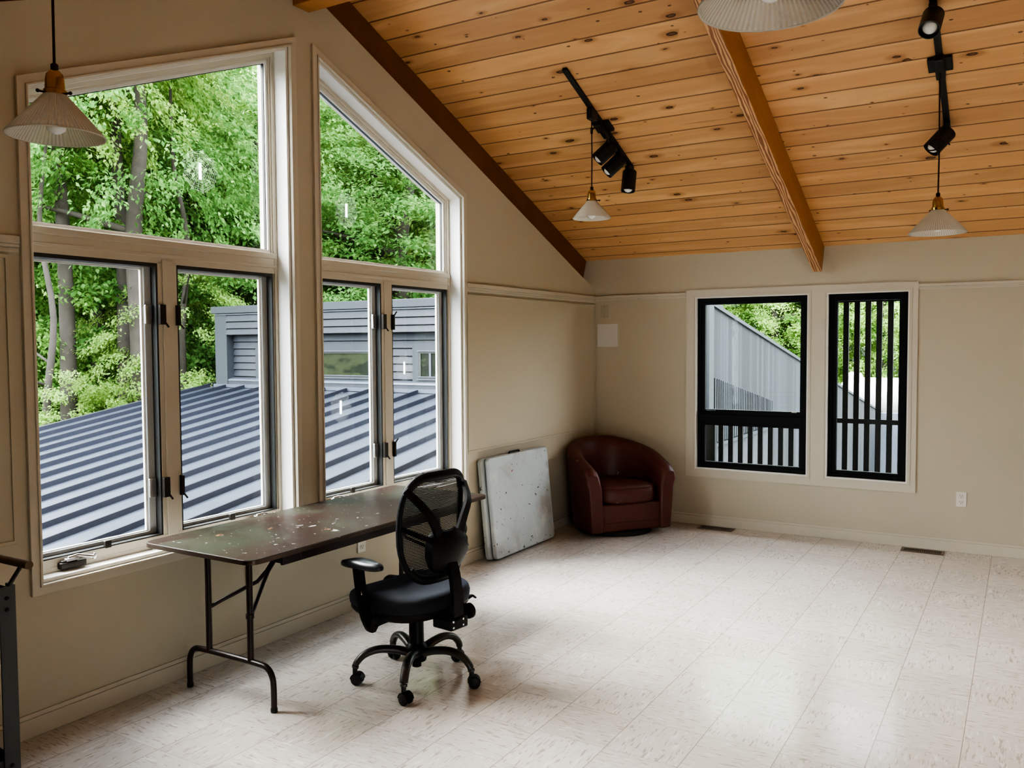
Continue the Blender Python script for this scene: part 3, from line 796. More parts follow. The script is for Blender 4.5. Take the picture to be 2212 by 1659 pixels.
# armrests
for sx in (-1, 1):
    arm = obj('armrest', bar([(sx * .285, .085, .592), (sx * .293, .06, .50), (sx * .302, .025, .40), (sx * .300, -.005, .345), (sx * .285, -.012, .330), (sx * .262, -.012, .352), (sx * .07, -.01, .358)], (.027, .025), .009), m_chairblk, oc, smooth=50)
    loops = []
    for f, z in ((.80, .590), (.97, .596), (1.0, .606), (.95, .618), (.70, .626), (.2, .629)):
        lp = []
        for k in range(28):
            a = 2 * PI * k / 28; c, s = math.cos(a), math.sin(a)
            lp.append((sx * .285 + math.copysign(abs(c) ** .8, c) * .045 * f * (1 + .12 * s), .055 + s * .135 * f, z - .010 * max(0, s) ** 2))
        loops.append(lp)
    obj('arm_pad', MB().loft(loops), m_padblk, arm, smooth=60)
    obj('arm_button', MB().lathe([(.002, 0), (.013, 0), (.012, .005), (.002, .006)], 16, (sx * .302, .052, .475), (sx, 0, 0)), m_chrome, arm, smooth=40)

# ------------------------------------------------------------------ barrel armchair
ac = thing('armchair', 'oxblood leather barrel armchair in the room corner', 'armchair', (.455, -.545, 0), math.radians(-127.7))
loops = []; S = 34
def horseshoe(t, off, fl):
    # plan centreline offset by off (outwards +), fl = flare factor
    R, A = .315 + off + fl, .27
    Ltot = A * 2 + PI * .315; s = t * Ltot
    if s < A: return (-(R), A - s + .035), -1.0 + 0 * s, 1 - s / A
    if s > Ltot - A: return ((R), s - (Ltot - A) + .035), 1.0, 1 - (Ltot - s) / A
    th = (s - A) / .315
    return (-R * math.cos(th), .035 - R * math.sin(th) * 1.06), 0, 0
for i in range(S + 1):
    t = i / S
    Ltot = .54 + PI * .315
    d = abs(t - .5) * 2                      # 0 at the back, 1 at the arm fronts
    top = .778 - .222 * (max(0, (d - .12)) / .88) ** 1.25
    top = top - .03 * max(0, (d - .93) / .07) ** 2
    lp = []
    prof = [(.060, .042, 0), (.064, .20, .010), (.064, .40, .030), (.066, top - .07, .052), (.058, top - .022, .058), (.034, top - .004, .058), (.004, top + .002, .056), (-.028, top - .008, .052), (-.048, top - .035, .046), (-.054, top - .09, .036), (-.048, .40, .014), (-.044, .20, 0), (-.042, .042, 0)]
    for off, z, fl in prof:
        (x, y), _, _ = horseshoe(t, off, fl * (1 - .25 * d)); lp.append((x, y, z))
    loops.append(lp)
shell = obj('barrel_shell', MB().loft(loops), m_leather, ac, bevel=.022, seg=3, bang=55)
obj('front_panel', MB().box(-.285, .285, -.15, .288, .042, .275), m_leather, ac, bevel=.018, seg=3)
obj('panel_seam', MB().box(-.255, .255, .287, .2895, .118, .121), plain('dark_leather_seam', (.03, .008, .006), .6), ac)
lo = []
for sc, z in ((.90, .275), (.985, .285), (1.0, .31), (1.0, .36), (.985, .395), (.94, .415), (.80, .427), (.45, .435), (.05, .437)):
    lp = []
    for k in range(44):
        a = 2 * PI * k / 44; c, s = math.cos(a), math.sin(a); e = 2 / (4.5 if s > 0 else 2.6)
        lp.append((math.copysign(abs(c) ** e, c) * .272 * sc, .01 + math.copysign(abs(s) ** e, s) * .295 * sc, z + .006 * math.sin(3 * a)))
    lo.append(lp)
cu = obj('seat_cushion', MB().loft(lo), m_leather, ac, smooth=70)
pp = [(math.copysign(abs(math.cos(a)) ** (2 / 4.5), math.cos(a)) * .268, .01 + math.copysign(abs(math.sin(a)) ** (2 / (4.5 if math.sin(a) > 0 else 2.6)), math.sin(a)) * .291, .405) for a in np.linspace(0, 2 * PI, 49)[:-1]]
obj('piping', MB().tube(pp, .0045, 6, closed=True), m_leather, cu, smooth=70)
obj('swivel_plinth', MB().lathe([(.31, 0), (.315, .005), (.315, .036), (.30, .042)], 36, (0, 0, 0)), m_tray, ac, smooth=35)

# ------------------------------------------------------------------ lamps
def pendant(x, y, zrim, D, label, rib, ztop, loop=False, hsc=1.0):
    p = thing('pendant_lamp', label, 'pendant lamp', (x, y, zrim), group='pendant lamps')
    R = D / 2; H = D * .46 * hsc; r0 = .030
    prof = [(R, 0), (R - .003, .006), (r0 + (R - r0) * .5, H * .52), (r0 + .004, H * .97), (r0, H), (r0 - .003, H - .002), (r0 + .001, H * .96), (r0 + (R - r0) * .5 - .004, H * .51), (R - .007, .005), (R - .004, 0)]
    mb = MB(); n = 144 if rib else 48
    loops = []
    for k, (r, z) in enumerate(prof + [prof[0]]):
        rp = .0011 if rib and k < 4 else 0
        loops.append([((r + rp * (1 if i % 2 else -1)) * math.cos(2 * PI * i / n), (r + rp * (1 if i % 2 else -1)) * math.sin(2 * PI * i / n), z) for i in range(n)])
    obj('lamp_shade', mb.loft(loops, True, False), m_shade_rib if rib else m_shade_milk, p, smooth=50)
    if rib:
        obj('beaded_rim', MB().tube([(R * math.cos(a), R * math.sin(a), 0) for a in np.linspace(0, 2 * PI, 73)[:-1]], .003, 6, closed=True), m_shade_milk, p, smooth=70)
    s = obj('socket', MB().lathe([(.031, H - .010), (.034, H - .006), (.034, H + .010), (.029, H + .014), (.0275, H + .045), (.024, H + .060), (.013, H + .072), (.008, H + .074)], 28), m_brass, p, smooth=35)
    for a in (.4, 2.5, 4.6):
        mb = MB().tube([(.030 * math.cos(a), .030 * math.sin(a), H), (.050 * math.cos(a), .050 * math.sin(a), H)], .0035, 8); mb.sphere((.052 * math.cos(a), .052 * math.sin(a), H), .006, 8, 6)
        obj('set_screw', mb, m_bronze, s, smooth=50)
    obj('bulb', MB().lathe([(.012, H - .02), (.014, H - .045), (.028, H - .075), (.031, H - .092), (.026, H - .112), (.012, H - .122), (.001, H - .124)], 24), m_bulb, p, smooth=60)
    obj('cord_grip', MB().lathe([(.010, H + .072), (.011, H + .076), (.011, H + .090), (.006, H + .094)], 16), m_cord, p, smooth=40)
    zt = ztop - zrim
    path = [(0, 0, H + .09), (.002, 0, H + .09 + (zt - H) * .3), (0, .002, H + .09 + (zt - H - .09) * .7), (0, 0, zt)]
    obj('cord', MB().tube(curve_pts(path, 6), .0042, 8), m_cord, p, smooth=60)
    return p, zt
p1, z1 = pendant(.9447, -2.02, 2.458, .262, 'milk glass cone pendant lamp hanging from the track nearer the gable wall', False, ZC(-2.02) - .05)
mb = MB().tube(curve_pts([(0, 0, z1 - .10), (.02, .02, z1 - .085), (.05, .10, z1 - .10), (.055, .16, z1 - .16)], 5), .006, 8)
mb.tube([(0, 0, z1 - .125), (0, 0, z1 - .085)], .009, 8)
obj('cord_loop', mb, m_cord, p1, smooth=60)
p2, z2 = pendant(3.047, -1.925, 2.219, .298, 'frosted ribbed glass cone pendant hanging from the track on the right', True, ZC(-1.925) - .05, hsc=.95)
mb = MB().tube(curve_pts([(.01, 0, z2 - .36), (-.03, 0, z2 - .365), (-.062, .0, z2 - .40), (-.05, .0, z2 - .43), (0, 0, z2 - .43)], 5), .004, 8)
mb.sphere((0, 0, z2 - .365), .009, 8, 6); mb.tube([(0, 0, z2 - .35), (.05, .06, z2 - .40)], .004, 8)
obj('cord_loop', mb, m_cord, p2, smooth=60)
pendant(.884, -5.72, 2.262, .280, 'ribbed glass pendant lamp with dull brass socket in front of the nearest tall window', True, ZC(-5.72) + .01)
pendant(3.031, -5.523, 2.283, .282, 'ribbed glass pendant lamp cut off by the top edge of the view', True, ZC(-5.523) + .01)

def spot(track, attach, direction, Ls=.155, rad=.052):
    a = Vector(attach); d = Vector(direction).normalized()
    piv = a + Vector((0, 0, -.055))
    mb = MB().box(a.x - .018, a.x + .018, a.y - .04, a.y + .04, a.z - .03, a.z + .0); mb.tube([a, piv], .012, 10); mb.sphere(piv, .018, 10, 8)
    mb.shift(-track.location)
    h = obj('spotlight', mb, m_trackblk, track, smooth=45)
    c0 = piv - d * .02 + d.cross(Vector((1, 0, 0))).normalized() * .0
    mb = MB().lathe([(.02, 0), (rad - .006, .0), (rad, .008), (rad, Ls), (rad - .004, Ls), (rad - .006, Ls - .03), (.02, Ls - .035)], 28, c0, d)
    mb.shift(-track.location); obj('lamp_can', mb, m_trackblk, h, smooth=40)
    mb = MB().sphere((0, 0, 0), .036, 16, 10); mb.shift(c0 + d * (Ls - .028)); mb.shift(-track.location)
    obj('bulb', mb, m_bulb, h, smooth=60)
def track(x, y0, y1, ybox, label):
    t = thing('track_light', label, 'track light', (x, (y0 + y1) / 2, ZC((y0 + y1) / 2)), group='track lights')
    u = Vector((0, math.cos(ALPHA), -math.sin(ALPHA))); nrm = Vector((0, -math.sin(ALPHA), -math.cos(ALPHA)))
    at = lambda y, d: Vector((x, y, ZC(y))) + nrm * d
    mid = (at(y0, 0) + at(y1, 0)) / 2; half = (at(y1, 0) - at(y0, 0)).length / 2
    mb = MB().obox(mid + nrm * .010, (.0175, 0, 0), u * half, nrm * .010).shift(-t.location); obj('track_rail', mb, m_trackblk, t, bevel=.002)
    mb = MB().obox(at(ybox, .012), (.062, 0, 0), u * .055, nrm * .012); mb.obox(at(ybox, .035), (.024, 0, 0), u * .085, nrm * .022)
    mb.shift(-t.location); obj('junction_box', mb, m_trackblk, t, bevel=.004)
    return t, lambda y: at(y, .02)
t1, at1 = track(.945, -2.412, -1.345, -1.83, 'black ceiling track with three spotlight cans, nearer the gable wall')
spot(t1, at1(-1.70), (-.55, -.35, -.62)); spot(t1, at1(-1.545), (-.55, -.35, -.60)); spot(t1, at1(-1.37), (-.02, -.18, -1))
mb = MB().box(.925, .965, -2.06, -1.97, ZC(-2.02) - .085, ZC(-2.02) - .012).shift(-t1.location); obj('pendant_adapter', mb, m_trackblk, t1, bevel=.005)
t2, at2 = track(3.047, -2.62, -1.375, -1.925, 'black ceiling track with spotlight cans on the right')
spot(t2, at2(-2.37), (-.08, -.62, -.72), .14); spot(t2, at2(-1.40), (-.52, -.25, -.62))

# ------------------------------------------------------------------ plates, outlets, vents
def outlet(loc, rz, label):
    o = thing('wall_outlet', label, 'outlet', loc, rz, group='wall outlets')
    pl = obj('cover_plate', MB().prism([(a, 0, b) for a, b in rrect(.072, .116, .006)], (0, -.006, 0)), m_outlet, o, bevel=.002)
    for dz in (-.024, .024):
        f = obj('socket_face', MB().prism([(a, -.006, b + dz) for a, b in rrect(.034, .030, .010)], (0, -.003, 0)), m_outlet, o, bevel=.001)
        mb = MB()
        for dx in (-.007, .007): mb.box(dx - .0013, dx + .0013, -.0095, -.0085, dz, dz + .010)
        mb.lathe([(.0005, 0), (.003, 0), (.003, .001), (.0005, .001)], 10, (0, -.0092, dz - .007), (0, -1, 0))
        obj('slot', mb, m_slot, f)
outlet((3.085, 0, .407), 0, 'ivory wall outlet under and right of the black windows')
outlet((0, -3.325, .39), PI / 2, 'ivory wall outlet under the brown folding table')
mb = MB().prism([(a, 0, b) for a, b in rrect(.074, .118, .006)], (0, -.007, 0))
o = thing('blank_plate', 'beige blank cover plate high in the corner above the white square panel', 'wall plate', (.103, 0, 1.912))
obj('cover_plate', mb, plain('beige_plastic', (.47, .43, .31), .45, var=.02), o, bevel=.002)
for dz in (-.042, .042): obj('plate_screw', MB().lathe([(.0005, 0), (.003, 0), (.003, .0012), (.0005, .0012)], 10, (0, -.007, dz), (0, -1, 0)), m_slot, o)
o = thing('access_panel', 'flat white square access panel on the wall by the corner', 'wall panel', (.136, 0, 1.688))
obj('panel_face', MB().box(-.106, .106, -.006, 0, -.108, .108), m_paper, o, bevel=.002)
obj('panel_border', MB().ring([(a, -.006, b) for a, b in R4(-.113, .113, -.115, .115)], [(a, -.006, b) for a, b in R4(-.104, .104, -.106, .106)], (0, .006, 0)), m_wall, o)
o = thing('blank_plate', 'faint wall-coloured blank plate behind the near table legs', 'wall plate', (0, -4.20, .39), PI / 2)
obj('cover_plate', MB().prism([(a, 0, b) for a, b in rrect(.072, .116, .006)], (0, -.006, 0)), m_wall, o, bevel=.002)

def vent(x, y, label):
    o = thing('floor_vent', label, 'floor vent', (x, y, 0), group='floor vents')
    obj('vent_frame', MB().ring([(a, b, 0) for a, b in R4(-.150, .150, -.062, .062)], [(a, b, 0) for a, b in R4(-.128, .128, -.042, .042)], (0, 0, .006)), m_vent, o, bevel=.002)
    obj('duct_opening', MB().box(-.128, .128, -.042, .042, .0005, .002), m_ventdark, o)
    mb = MB()
    for k in range(20): mb.box(-.122 + k * .0126, -.117 + k * .0126, -.042, .042, .002, .005)
    mb.box(-.128, .128, -.003, .003, .002, .0055)
    obj('louvre', mb, m_vent, o)
vent(1.213, -.112, 'brown metal floor vent beside the armchair')
vent(2.835, -.118, 'brown metal floor vent right of the black windows')

# ------------------------------------------------------------------ steel utility cart at the left edge
CX, CY = .505, -5.690      # outer corner of the visible post
ct = thing('utility_cart', 'grey angle-steel utility cart with black trays, cut off by the left edge', 'cart', (CX, CY, 0))
cw, cd_, ch = .46, .78, .785  # extends to -x and -y
for (px, sx) in ((0, -1), (-cw, 1)):
    for (py, sy) in ((0, -1), (-cd_, 1)):
        mb = MB().box(min(px, px + sx * .052), max(px, px + sx * .052), py - .003, py + .003, .06, ch); mb.box(px - .003, px + .003, min(py, py + sy * .052), max(py, py + sy * .052), .06, ch)
        lg = obj('leg', mb, m_grey, ct)
        for zz in (.745, .705, .16, .12):
            obj('bolt', MB().lathe([(.001, 0), (.007, 0), (.006, .004), (.001, .005)], 10, (px + sx * .028, py - sy * .003, zz), (0, -sy, 0)), m_tray, lg, smooth=40)
            obj('bolt', MB().lathe([(.001, 0), (.007, 0), (.006, .004), (.001, .005)], 10, (px - sx * .003, py + sy * .028, zz), (-sx, 0, 0)), m_tray, lg, smooth=40)
        mb = MB().lathe([(.004, -.012), (.03, -.012), (.036, -.008), (.036, .008), (.03, .012), (.004, .012)], 20, (px + sx * .03, py + sy * .03, .036), (1, 0, 0)); mb.box(px + sx * .03 - .018, px + sx * .03 + .018, py + sy * .03 - .018, py + sy * .03 + .018, .05, .066)
        obj('caster', mb, m_rubber, ct, smooth=40)
for z0, z1 in ((.69, .775), (.105, .185)):
    tr = obj('tray', MB().box(-cw + .004, -.004, -cd_ + .004, -.004, z0 + .004, z0 + .010), m_tray, ct)
    ry = MB().ring([(a, b, z0) for a, b in R4(-cw + .004, -.004, -cd_ + .004, -.004)], [(a, b, z0) for a, b in R4(-cw + .008, -.008, -cd_ + .008, -.008)], (0, 0, z1 - z0))
    obj('tray_rim', ry, m_grey, tr)
obj('handle_bracket', MB().tube([(-.02, -.02, ch - .03), (.0, -.012, ch + .01), (.02, .012, ch + .062)], .0075, 8), m_steel, ct, smooth=50)
obj('handle_bracket', MB().tube([(-cw + .04, -.02, ch - .03), (-cw + .03, -.012, ch + .01), (-cw + .03, .012, ch + .062)], .0075, 8), m_steel, ct, smooth=50)
obj('push_handle', MB().tube([(-cw + .01, .012, ch + .075), (.075, .012, ch + .075)], .0145, 14), m_dowel, ct, smooth=50)

# ------------------------------------------------------------------ outside: the neighbouring building with the metal roof
TA, RZ0 = .168, .72
zr = lambda y: RZ0 + TA * y
RX0, RX1, RY0, RY1 = -7.40, -.42, -8.2, 1.62
nb = thing('neighbouring_building', 'low building with blue-grey standing seam metal roof and clapboard clerestory', 'building', (-4, -2, -2.9))
mb = MB().prism([(RX0, RY0, zr(RY0)), (RX1, RY0, zr(RY0)), (RX1, RY1, zr(RY1)), (RX0, RY1, zr(RY1))], (0, 0, -.12))
rf = obj('metal_roof', mb, m_roof, nb, world=True)
mb = MB(); k = -1
x = -6.933 - .4064
while x < RX1 - .05:
    mb.prism([(x - .011, RY0, zr(RY0) - .01), (x + .011, RY0, zr(RY0) - .01), (x + .011, RY1 - .03, zr(RY1 - .03) - .01), (x - .011, RY1 - .03, zr(RY1 - .03) - .01)], (0, 0, .060)); x += .4064
mb.shift(-nb.location); obj('standing_seam', mb, m_seam, rf)
mb = MB().prism([(RX0 - .05, RY0, zr(RY0) - .16), (RX0 + .03, RY0, zr(RY0) - .16), (RX0 + .03, 1.72, zr(1.72) - .16), (RX0 - .05, 1.72, zr(1.72) - .16)], (0, 0, .20))
mb.shift(-nb.location); obj('rake_trim', mb, m_board, rf)
obj('wall', MB().box(RX0 + .25, RX1, RY0 + .5, 5.5, -2.9, -.75), m_siding, nb, world=True)
# clerestory: front plane y = 1.6, recess 0.13 deep
DX0, DX1, DY = -7.205, -.75, 1.60
def laps(mb, x0, x1, z0, z1, yf, pitch=.105):
    z = z1
    while z > z0 + .02:
        b = max(z0, z - pitch)
        mb.prism([(x0, yf - .014, z - .001), (x0, yf - .034, b + .014), (x0, yf + .004, b + .014), (x0, yf + .004, z - .001)], (x1 - x0, 0, 0))
        z = b
    return mb
cw_ = obj('clerestory_wall', laps(MB(), DX0 + .26, DX1, 1.77, 2.075, DY), m_siding, nb, world=True)
mb = MB().box(DX0, DX0 + .26, DY - .02, DY + .5, 1.0, 2.10); mb.box(DX0, DX1, DY, DY + 4.4, 1.775, 2.10)
mb.box(DX0, DX1, DY + .14, DY + 4.4, .7, 1.80); mb.box(DX0, DX0 + .2, DY, DY + 4.4, .7, 2.0)
obj('corner_post', mb, m_siding_t, nb, world=True)
m_lapshade = plain('lap_gap_shade', (.008, .009, .011), .8)  # near-black sheets behind the laps paint the shadow lines between boards
obj('lap_shade_backing', MB().box(DX0 + .26, DX1, DY - .001, DY, 1.775, 2.08), m_lapshade, nb, world=True)
obj('lap_shade_backing', MB().box(DX0 + .2, DX1, DY + .136, DY + .139, 1.1, 1.775), m_lapshade, nb, world=True)
mb = laps(MB(), DX0 + .24, DX1, 1.12, 1.77, DY + .138)
obj('recessed_siding', mb, m_siding, nb, world=True)
obj('roof_fascia', MB().box(DX0 - .04, DX1 + .1, DY - .06, DY + 4.5, 2.105, 2.215), m_siding_t, nb, bevel=.008, world=True)
obj('fascia_flashing', MB().box(DX0 + .02, DX1, DY - .035, DY, 2.083, 2.100), m_flash, nb, world=True)
mb = MB().prism([(DX0 + .24, DY + .13, 1.135), (DX0 + .24, DY + .0, 1.11), (DX0 + .24, DY - .02, 1.085), (DX0 + .24, DY + .13, 1.085)], (DX1 - DX0 - .24, 0, 0))
mb.box(DX0, DX1, DY - .07, DY + .02, .985, 1.035)
obj('base_flashing', mb, m_flash, nb, world=True)
obj('base_band', MB().box(DX0 + .2, DX1, DY - .01, DY + .14, 1.03, 1.09), m_siding, nb, world=True)
for (a, b) in ((-6.32, -5.30), (-5.10, -4.10), (-3.36, -2.1)):
    mb = MB().ring([(p, DY - .045 + .135, q) for p, q in R4(a - .10, b + .10, 1.12, 1.63)], [(p, DY - .045 + .135, q) for p, q in R4(a, b, 1.15, 1.53)], (0, -.022, 0))
    ww = obj('clerestory_window', mb, m_siding_t, nb, world=True)
    off = -nb.location
    mb = MB().ring([(p, DY - .045 + .13, q) for p, q in R4(a, b, 1.15, 1.53)], [(p, DY - .045 + .13, q) for p, q in R4(a + .035, b - .035, 1.19, 1.50)], (0, -.015, 0)); mb.shift(off); obj('window_frame', mb, m_gasket, ww)
    mb = MB().box(a - .01, b + .01, DY - .045 + .095, DY - .045 + .14, 1.525, 1.537); mb.box(a, b, DY - .045 + .10, DY - .045 + .14, 1.185, 1.196); mb.box(a - .02, b + .02, DY - .045 + .09, DY - .045 + .14, 1.150, 1.160); mb.shift(off); obj('drip_edge', mb, m_flash, ww)
    mb = MB().add([(a + .02, DY - .045 + .128, 1.17), (b - .02, DY - .045 + .128, 1.17), (b - .02, DY - .045 + .128, 1.51), (a + .02, DY - .045 + .128, 1.51)], [(0, 1, 2, 3)]); mb.shift(off); obj('pane', mb, m_dpane, ww)
    if a > -4: 
        mb = MB().box(a + .17, a + .20, DY - .045 + .115, DY - .045 + .127, 1.19, 1.50); mb.shift(off); obj('inner_frame', mb, m_flash, ww)

# sloping board wall seen through the black windows (plane x = 0)
sw = thing('sloping_wall', 'grey vertical board wall with sloping top outside the black windows', 'wall', (0, 8, -2.9), kind='structure')
wz = lambda y: 2.098 - .1625 * (y - 3.48)
mb = MB().prism([(0, 3.46, -2.9), (0, 19.5, -2.9), (0, 19.5, wz(19.5)), (0, 3.46, wz(3.46))], (-.12, 0, 0))
obj('board_face', mb, m_boards, sw, world=True)
mb = MB().prism([(.03, 3.40, wz(3.40)), (.03, 19.5, wz(19.5)), (.03, 19.5, wz(19.5) + .05), (.03, 3.40, wz(3.40) + .05)], (-.2, 0, 0))
obj('sloping_cap', mb, m_board, sw, world=True)
obj('end_board', MB().box(-.2, .05, 3.25, 3.44, -2.9, 2.12), m_board, sw, world=True)
obj('end_gap', MB().box(-.05, .035, 3.44, 3.475, -2.9, 2.08), m_tray, sw, world=True)
bz = lambda y: 1.165 - .1607 * (y - 3.48)
mb = MB(); y = 3.50; k = 0
sl_bm = obj('slat_screen', MB().prism([(.004, 3.48, .33), (.004, 6.52, .33), (.004, 6.52, bz(6.52)), (.004, 3.48, bz(3.48))], (.004, 0, 0)), plain('slat_gap_shade', (.003, .0035, .004), .8), sw, world=True)  # dark sheet behind the slats stands in for shade in their gaps
while y < 6.50:
    mb.box(.008, .05, y, y + .052, .32, bz(y) + .0); y += .0885
mb.shift(-sw.location); obj('slat', mb, m_boards, sl_bm)
obj('slat_rail', MB().box(.0, .07, 3.45, 6.6, .262, .30), m_board, sw, world=True)
obj('lower_boards', MB().box(.0, .02, 3.45, 6.6, -2.9, .262), plain('pale_grey_panel', (.036, .038, .043), .7), sw, world=True)
# low retaining wall further on
struct('retaining_wall', MB().box(.02, 7, 18.4, 18.7, -2.9, -.36), plain('dark_retaining_wall', (.10, .11, .13), .8))

# black baluster screens just outside the black windows
def screen(name, x0, n, pitch, z0, z1, mid, label, wide=0):
    s = thing(name, label, 'slat screen', (x0, .33, z0))
    for k in range(n):
        xx = x0 + k * pitch
        obj('slat', MB().box(xx - .0215, xx + .0215, .32, .345, z0, z1), m_screen, s, world=True)
    e = x0 + (n - 1) * pitch
    mb = MB().box(x0 - .04, e + .04, .312, .352, z1 - .02, z1 + .03)
    obj('top_rail', mb, m_screen, s, world=True)
    if mid: obj('mid_rail', MB().box(x0 - .04, e + .04, .308, .348, mid - .02, mid + .02), m_screen, s, world=True)
    obj('bottom_rail', MB().box(x0 - .04, e + .04, .308, .352, z0 - .04, z0 + .01), m_screen, s, world=True)
    if wide: obj('end_post', MB().box(x0 - .13, x0 - .05, .30, .36, z0 - .04, z1 + .03), m_screen, s, world=True)
screen('slat_railing', 1.116, 10, .0892, .515, .95, None, 'low black slat railing outside the wide black window', 1)
screen('slat_screen', 2.098, 7, .0866, .515, 1.965, .947, 'tall black slat screen outside the narrow black window')
struct('deck_edge', MB().box(.6, 3.4, .17, .50, .30, .475), m_flash)

# white tank beyond the slats
tk = thing('gas_tank', 'large white gas tank beyond the slats of the narrow black window', 'tank', (1.0, 22, -2.85))
R = .60
prof = [(0.01, 0), (.25, .03), (.43, .11), (.54, .24), (R, .42), (R, 4.2), (.54, 4.38), (.43, 4.51), (.25, 4.59), (.01, 4.62)]
obj('tank_shell', MB().lathe(prof, 36, (-1.72, 22, -.10), (1, 0, 0)), m_tank, tk, smooth=50, world=True)
obj('valve_dome', MB().lathe([(.26, .0), (.27, .16), (.22, .25), (.10, .29), (.01, .30)], 24, (-1.25, 22, .38)), m_tank, tk, smooth=50, world=True)
for xx in (-.9, 2.1): obj('saddle', MB().box(xx - .15, xx + .15, 21.5, 22.5, -2.85, -.55), m_gravel, tk, world=True)

# ------------------------------------------------------------------ terrain and forest
def hz(x, y):
    a = max(0, -x - 10.0); b = max(0, y - 26.0)
    return -2.9 + .30 * a + .26 * b + .35 * math.sin(x * .4) * math.cos(y * .37) * min(1, (a + b) / 4)
N = 60; vs = []; fs = []
X = np.linspace(-70, 60, N + 1); Y = np.linspace(-45, 85, N + 1)
for j in range(N + 1):
    for i in range(N + 1): vs.append((X[i], Y[j], hz(X[i], Y[j])))
for j in range(N):
    for i in range(N):
        q = j * (N + 1) + i; fs.append((q, q + 1, q + N + 2, q + N + 1))
struct('hill', MB().add(vs, fs), m_hill, smooth=60)
struct('bounce_slab', MB().box(-2, 14, -26, YREAR - .3, -.5, -.3), plain('pale_bounce_surface', (.80, .76, .70), .8))  # unseen reflector added outside the rear openings to bounce light onto the ceiling
struct('ground', MB().box(-6, 9, 6, 27, -3.2, -2.86), m_gravel)

def crown_mesh(name, n_spray, per, rx, rz, zc, mat, ls=(.062, .105), seed=0, flat=.35, droop=.35, spray=.75):
    r = np.random.default_rng(seed)
    u = r.normal(size=(n_spray, 3)); u /= np.linalg.norm(u, axis=1)[:, None]
    rad = r.uniform(.35, 1.0, n_spray) ** .5
    C = u * rad[:, None] * np.array([rx, rx, rz]); C[:, 2] += zc
    C += r.normal(size=C.shape) * .15
    dirs = u.copy(); dirs[:, 2] = dirs[:, 2] * .3 - droop * .4; dirs /= np.linalg.norm(dirs, axis=1)[:, None]
    n = n_spray * per
    cid = np.repeat(np.arange(n_spray), per)
    t = r.uniform(0, 1, n); D = dirs[cid]
    side = np.cross(D, [0, 0, 1.0]); side /= np.maximum(1e-3, np.linalg.norm(side, axis=1))[:, None]
    L_ = (spray * r.uniform(.6, 1.25, n_spray))[cid]
    wdt = (1 - .7 * np.abs(t - .45)) * .42 * L_
    pos = C[cid] + D * (t * L_)[:, None] + side * (r.normal(size=n) * wdt * .6)[:, None]
    pos[:, 2] += r.normal(size=n) * .07 - droop * .45 * t * t * L_
    ax = D * .5 + side * r.normal(size=n)[:, None] * .7 + r.normal(size=(n, 3)) * .35; ax[:, 2] -= .35
    ax /= np.linalg.norm(ax, axis=1)[:, None]
    up = np.array([0, 0, 1.0]) + r.normal(size=(n, 3)) * flat + u[cid] * .35
    wv = np.cross(ax, up); wv /= np.linalg.norm(wv, axis=1)[:, None]; nv = np.cross(wv, ax)
    s = r.uniform(ls[0], ls[1], n)[:, None]
    v = np.empty((n, 4, 3))
    v[:, 0] = pos; v[:, 1] = pos + ax * s * .48 + wv * s * .30 + nv * s * .07; v[:, 2] = pos + ax * s - nv * s * .10; v[:, 3] = pos + ax * s * .48 - wv * s * .30 + nv * s * .07
    idx = np.arange(n)[:, None] * 4
    tri = np.concatenate([idx + [0, 1, 2], idx + [0, 2, 3]], axis=1).reshape(-1, 3)
    me = bpy.data.meshes.new(name)
    me.vertices.add(n * 4); me.vertices.foreach_set('co', v.reshape(-1))
    m = len(tri); me.loops.add(m * 3); me.loops.foreach_set('vertex_index', tri.reshape(-1).astype(np.int32))
    me.polygons.add(m); me.polygons.foreach_set('loop_start', np.arange(0, m * 3, 3, dtype=np.int32)); me.polygons.foreach_set('loop_total', np.full(m, 3, dtype=np.int32))
    me.update(calc_edges=True); me.validate(); me.materials.append(mat); return me

CR = [crown_mesh('crown_maple', 270, 160, 2.7, 3.6, 5.4, m_leafA, seed=1),
      crown_mesh('crown_pale', 250, 150, 2.4, 3.2, 5.2, m_leafB, seed=2, droop=.6),
      crown_mesh('crown_dense', 290, 150, 2.9, 3.8, 4.6, m_leafC, seed=3),
      crown_mesh('crown_tall', 280, 150, 2.3, 4.6, 6.0, m_leafA, seed=4, droop=.5),
      crown_mesh('crown_bush', 140, 140, 1.5, 1.3, 1.2, m_leafA, seed=5, ls=(.058, .095)),
      crown_mesh('crown_bush_pale', 120, 140, 1.4, 1.2, 1.1, m_leafB, seed=6, ls=(.058, .095))]
def trunk_mesh(seed, h, r0, br=4):
    r = random.Random(seed); mb = MB()
    P = [(0, 0, -.4)] + [(r.uniform(-.05, .05) * (k / 2), r.uniform(-.05, .05) * (k / 2), h * k / 6) for k in range(1, 7)]
    cp = curve_pts(P, 4); n = len(cp)
    mb.tube(cp, [r0 * (1.25 - .95 * i / n) for i in range(n)], 12)
    for k in range(br):
        b = cp[int(n * r.uniform(.3, .8))]; a = r.uniform(0, 2 * PI); ln = r.uniform(1.2, 2.4)
        mb.tube(curve_pts([b, b + Vector((math.cos(a) * ln * .5, math.sin(a) * ln * .5, .35)), b + Vector((math.cos(a) * ln, math.sin(a) * ln, .55))], 4), [r0 * .32 * (1 - .8 * i / 8) for i in range(9)], 7)
    me = bpy.data.meshes.new('trunk'); me.from_pydata([tuple(p) for p in mb.v], [], mb.f); me.update(); me.materials.append(m_bark)
    me.polygons.foreach_set('use_smooth', [True] * len(me.polygons)); return me
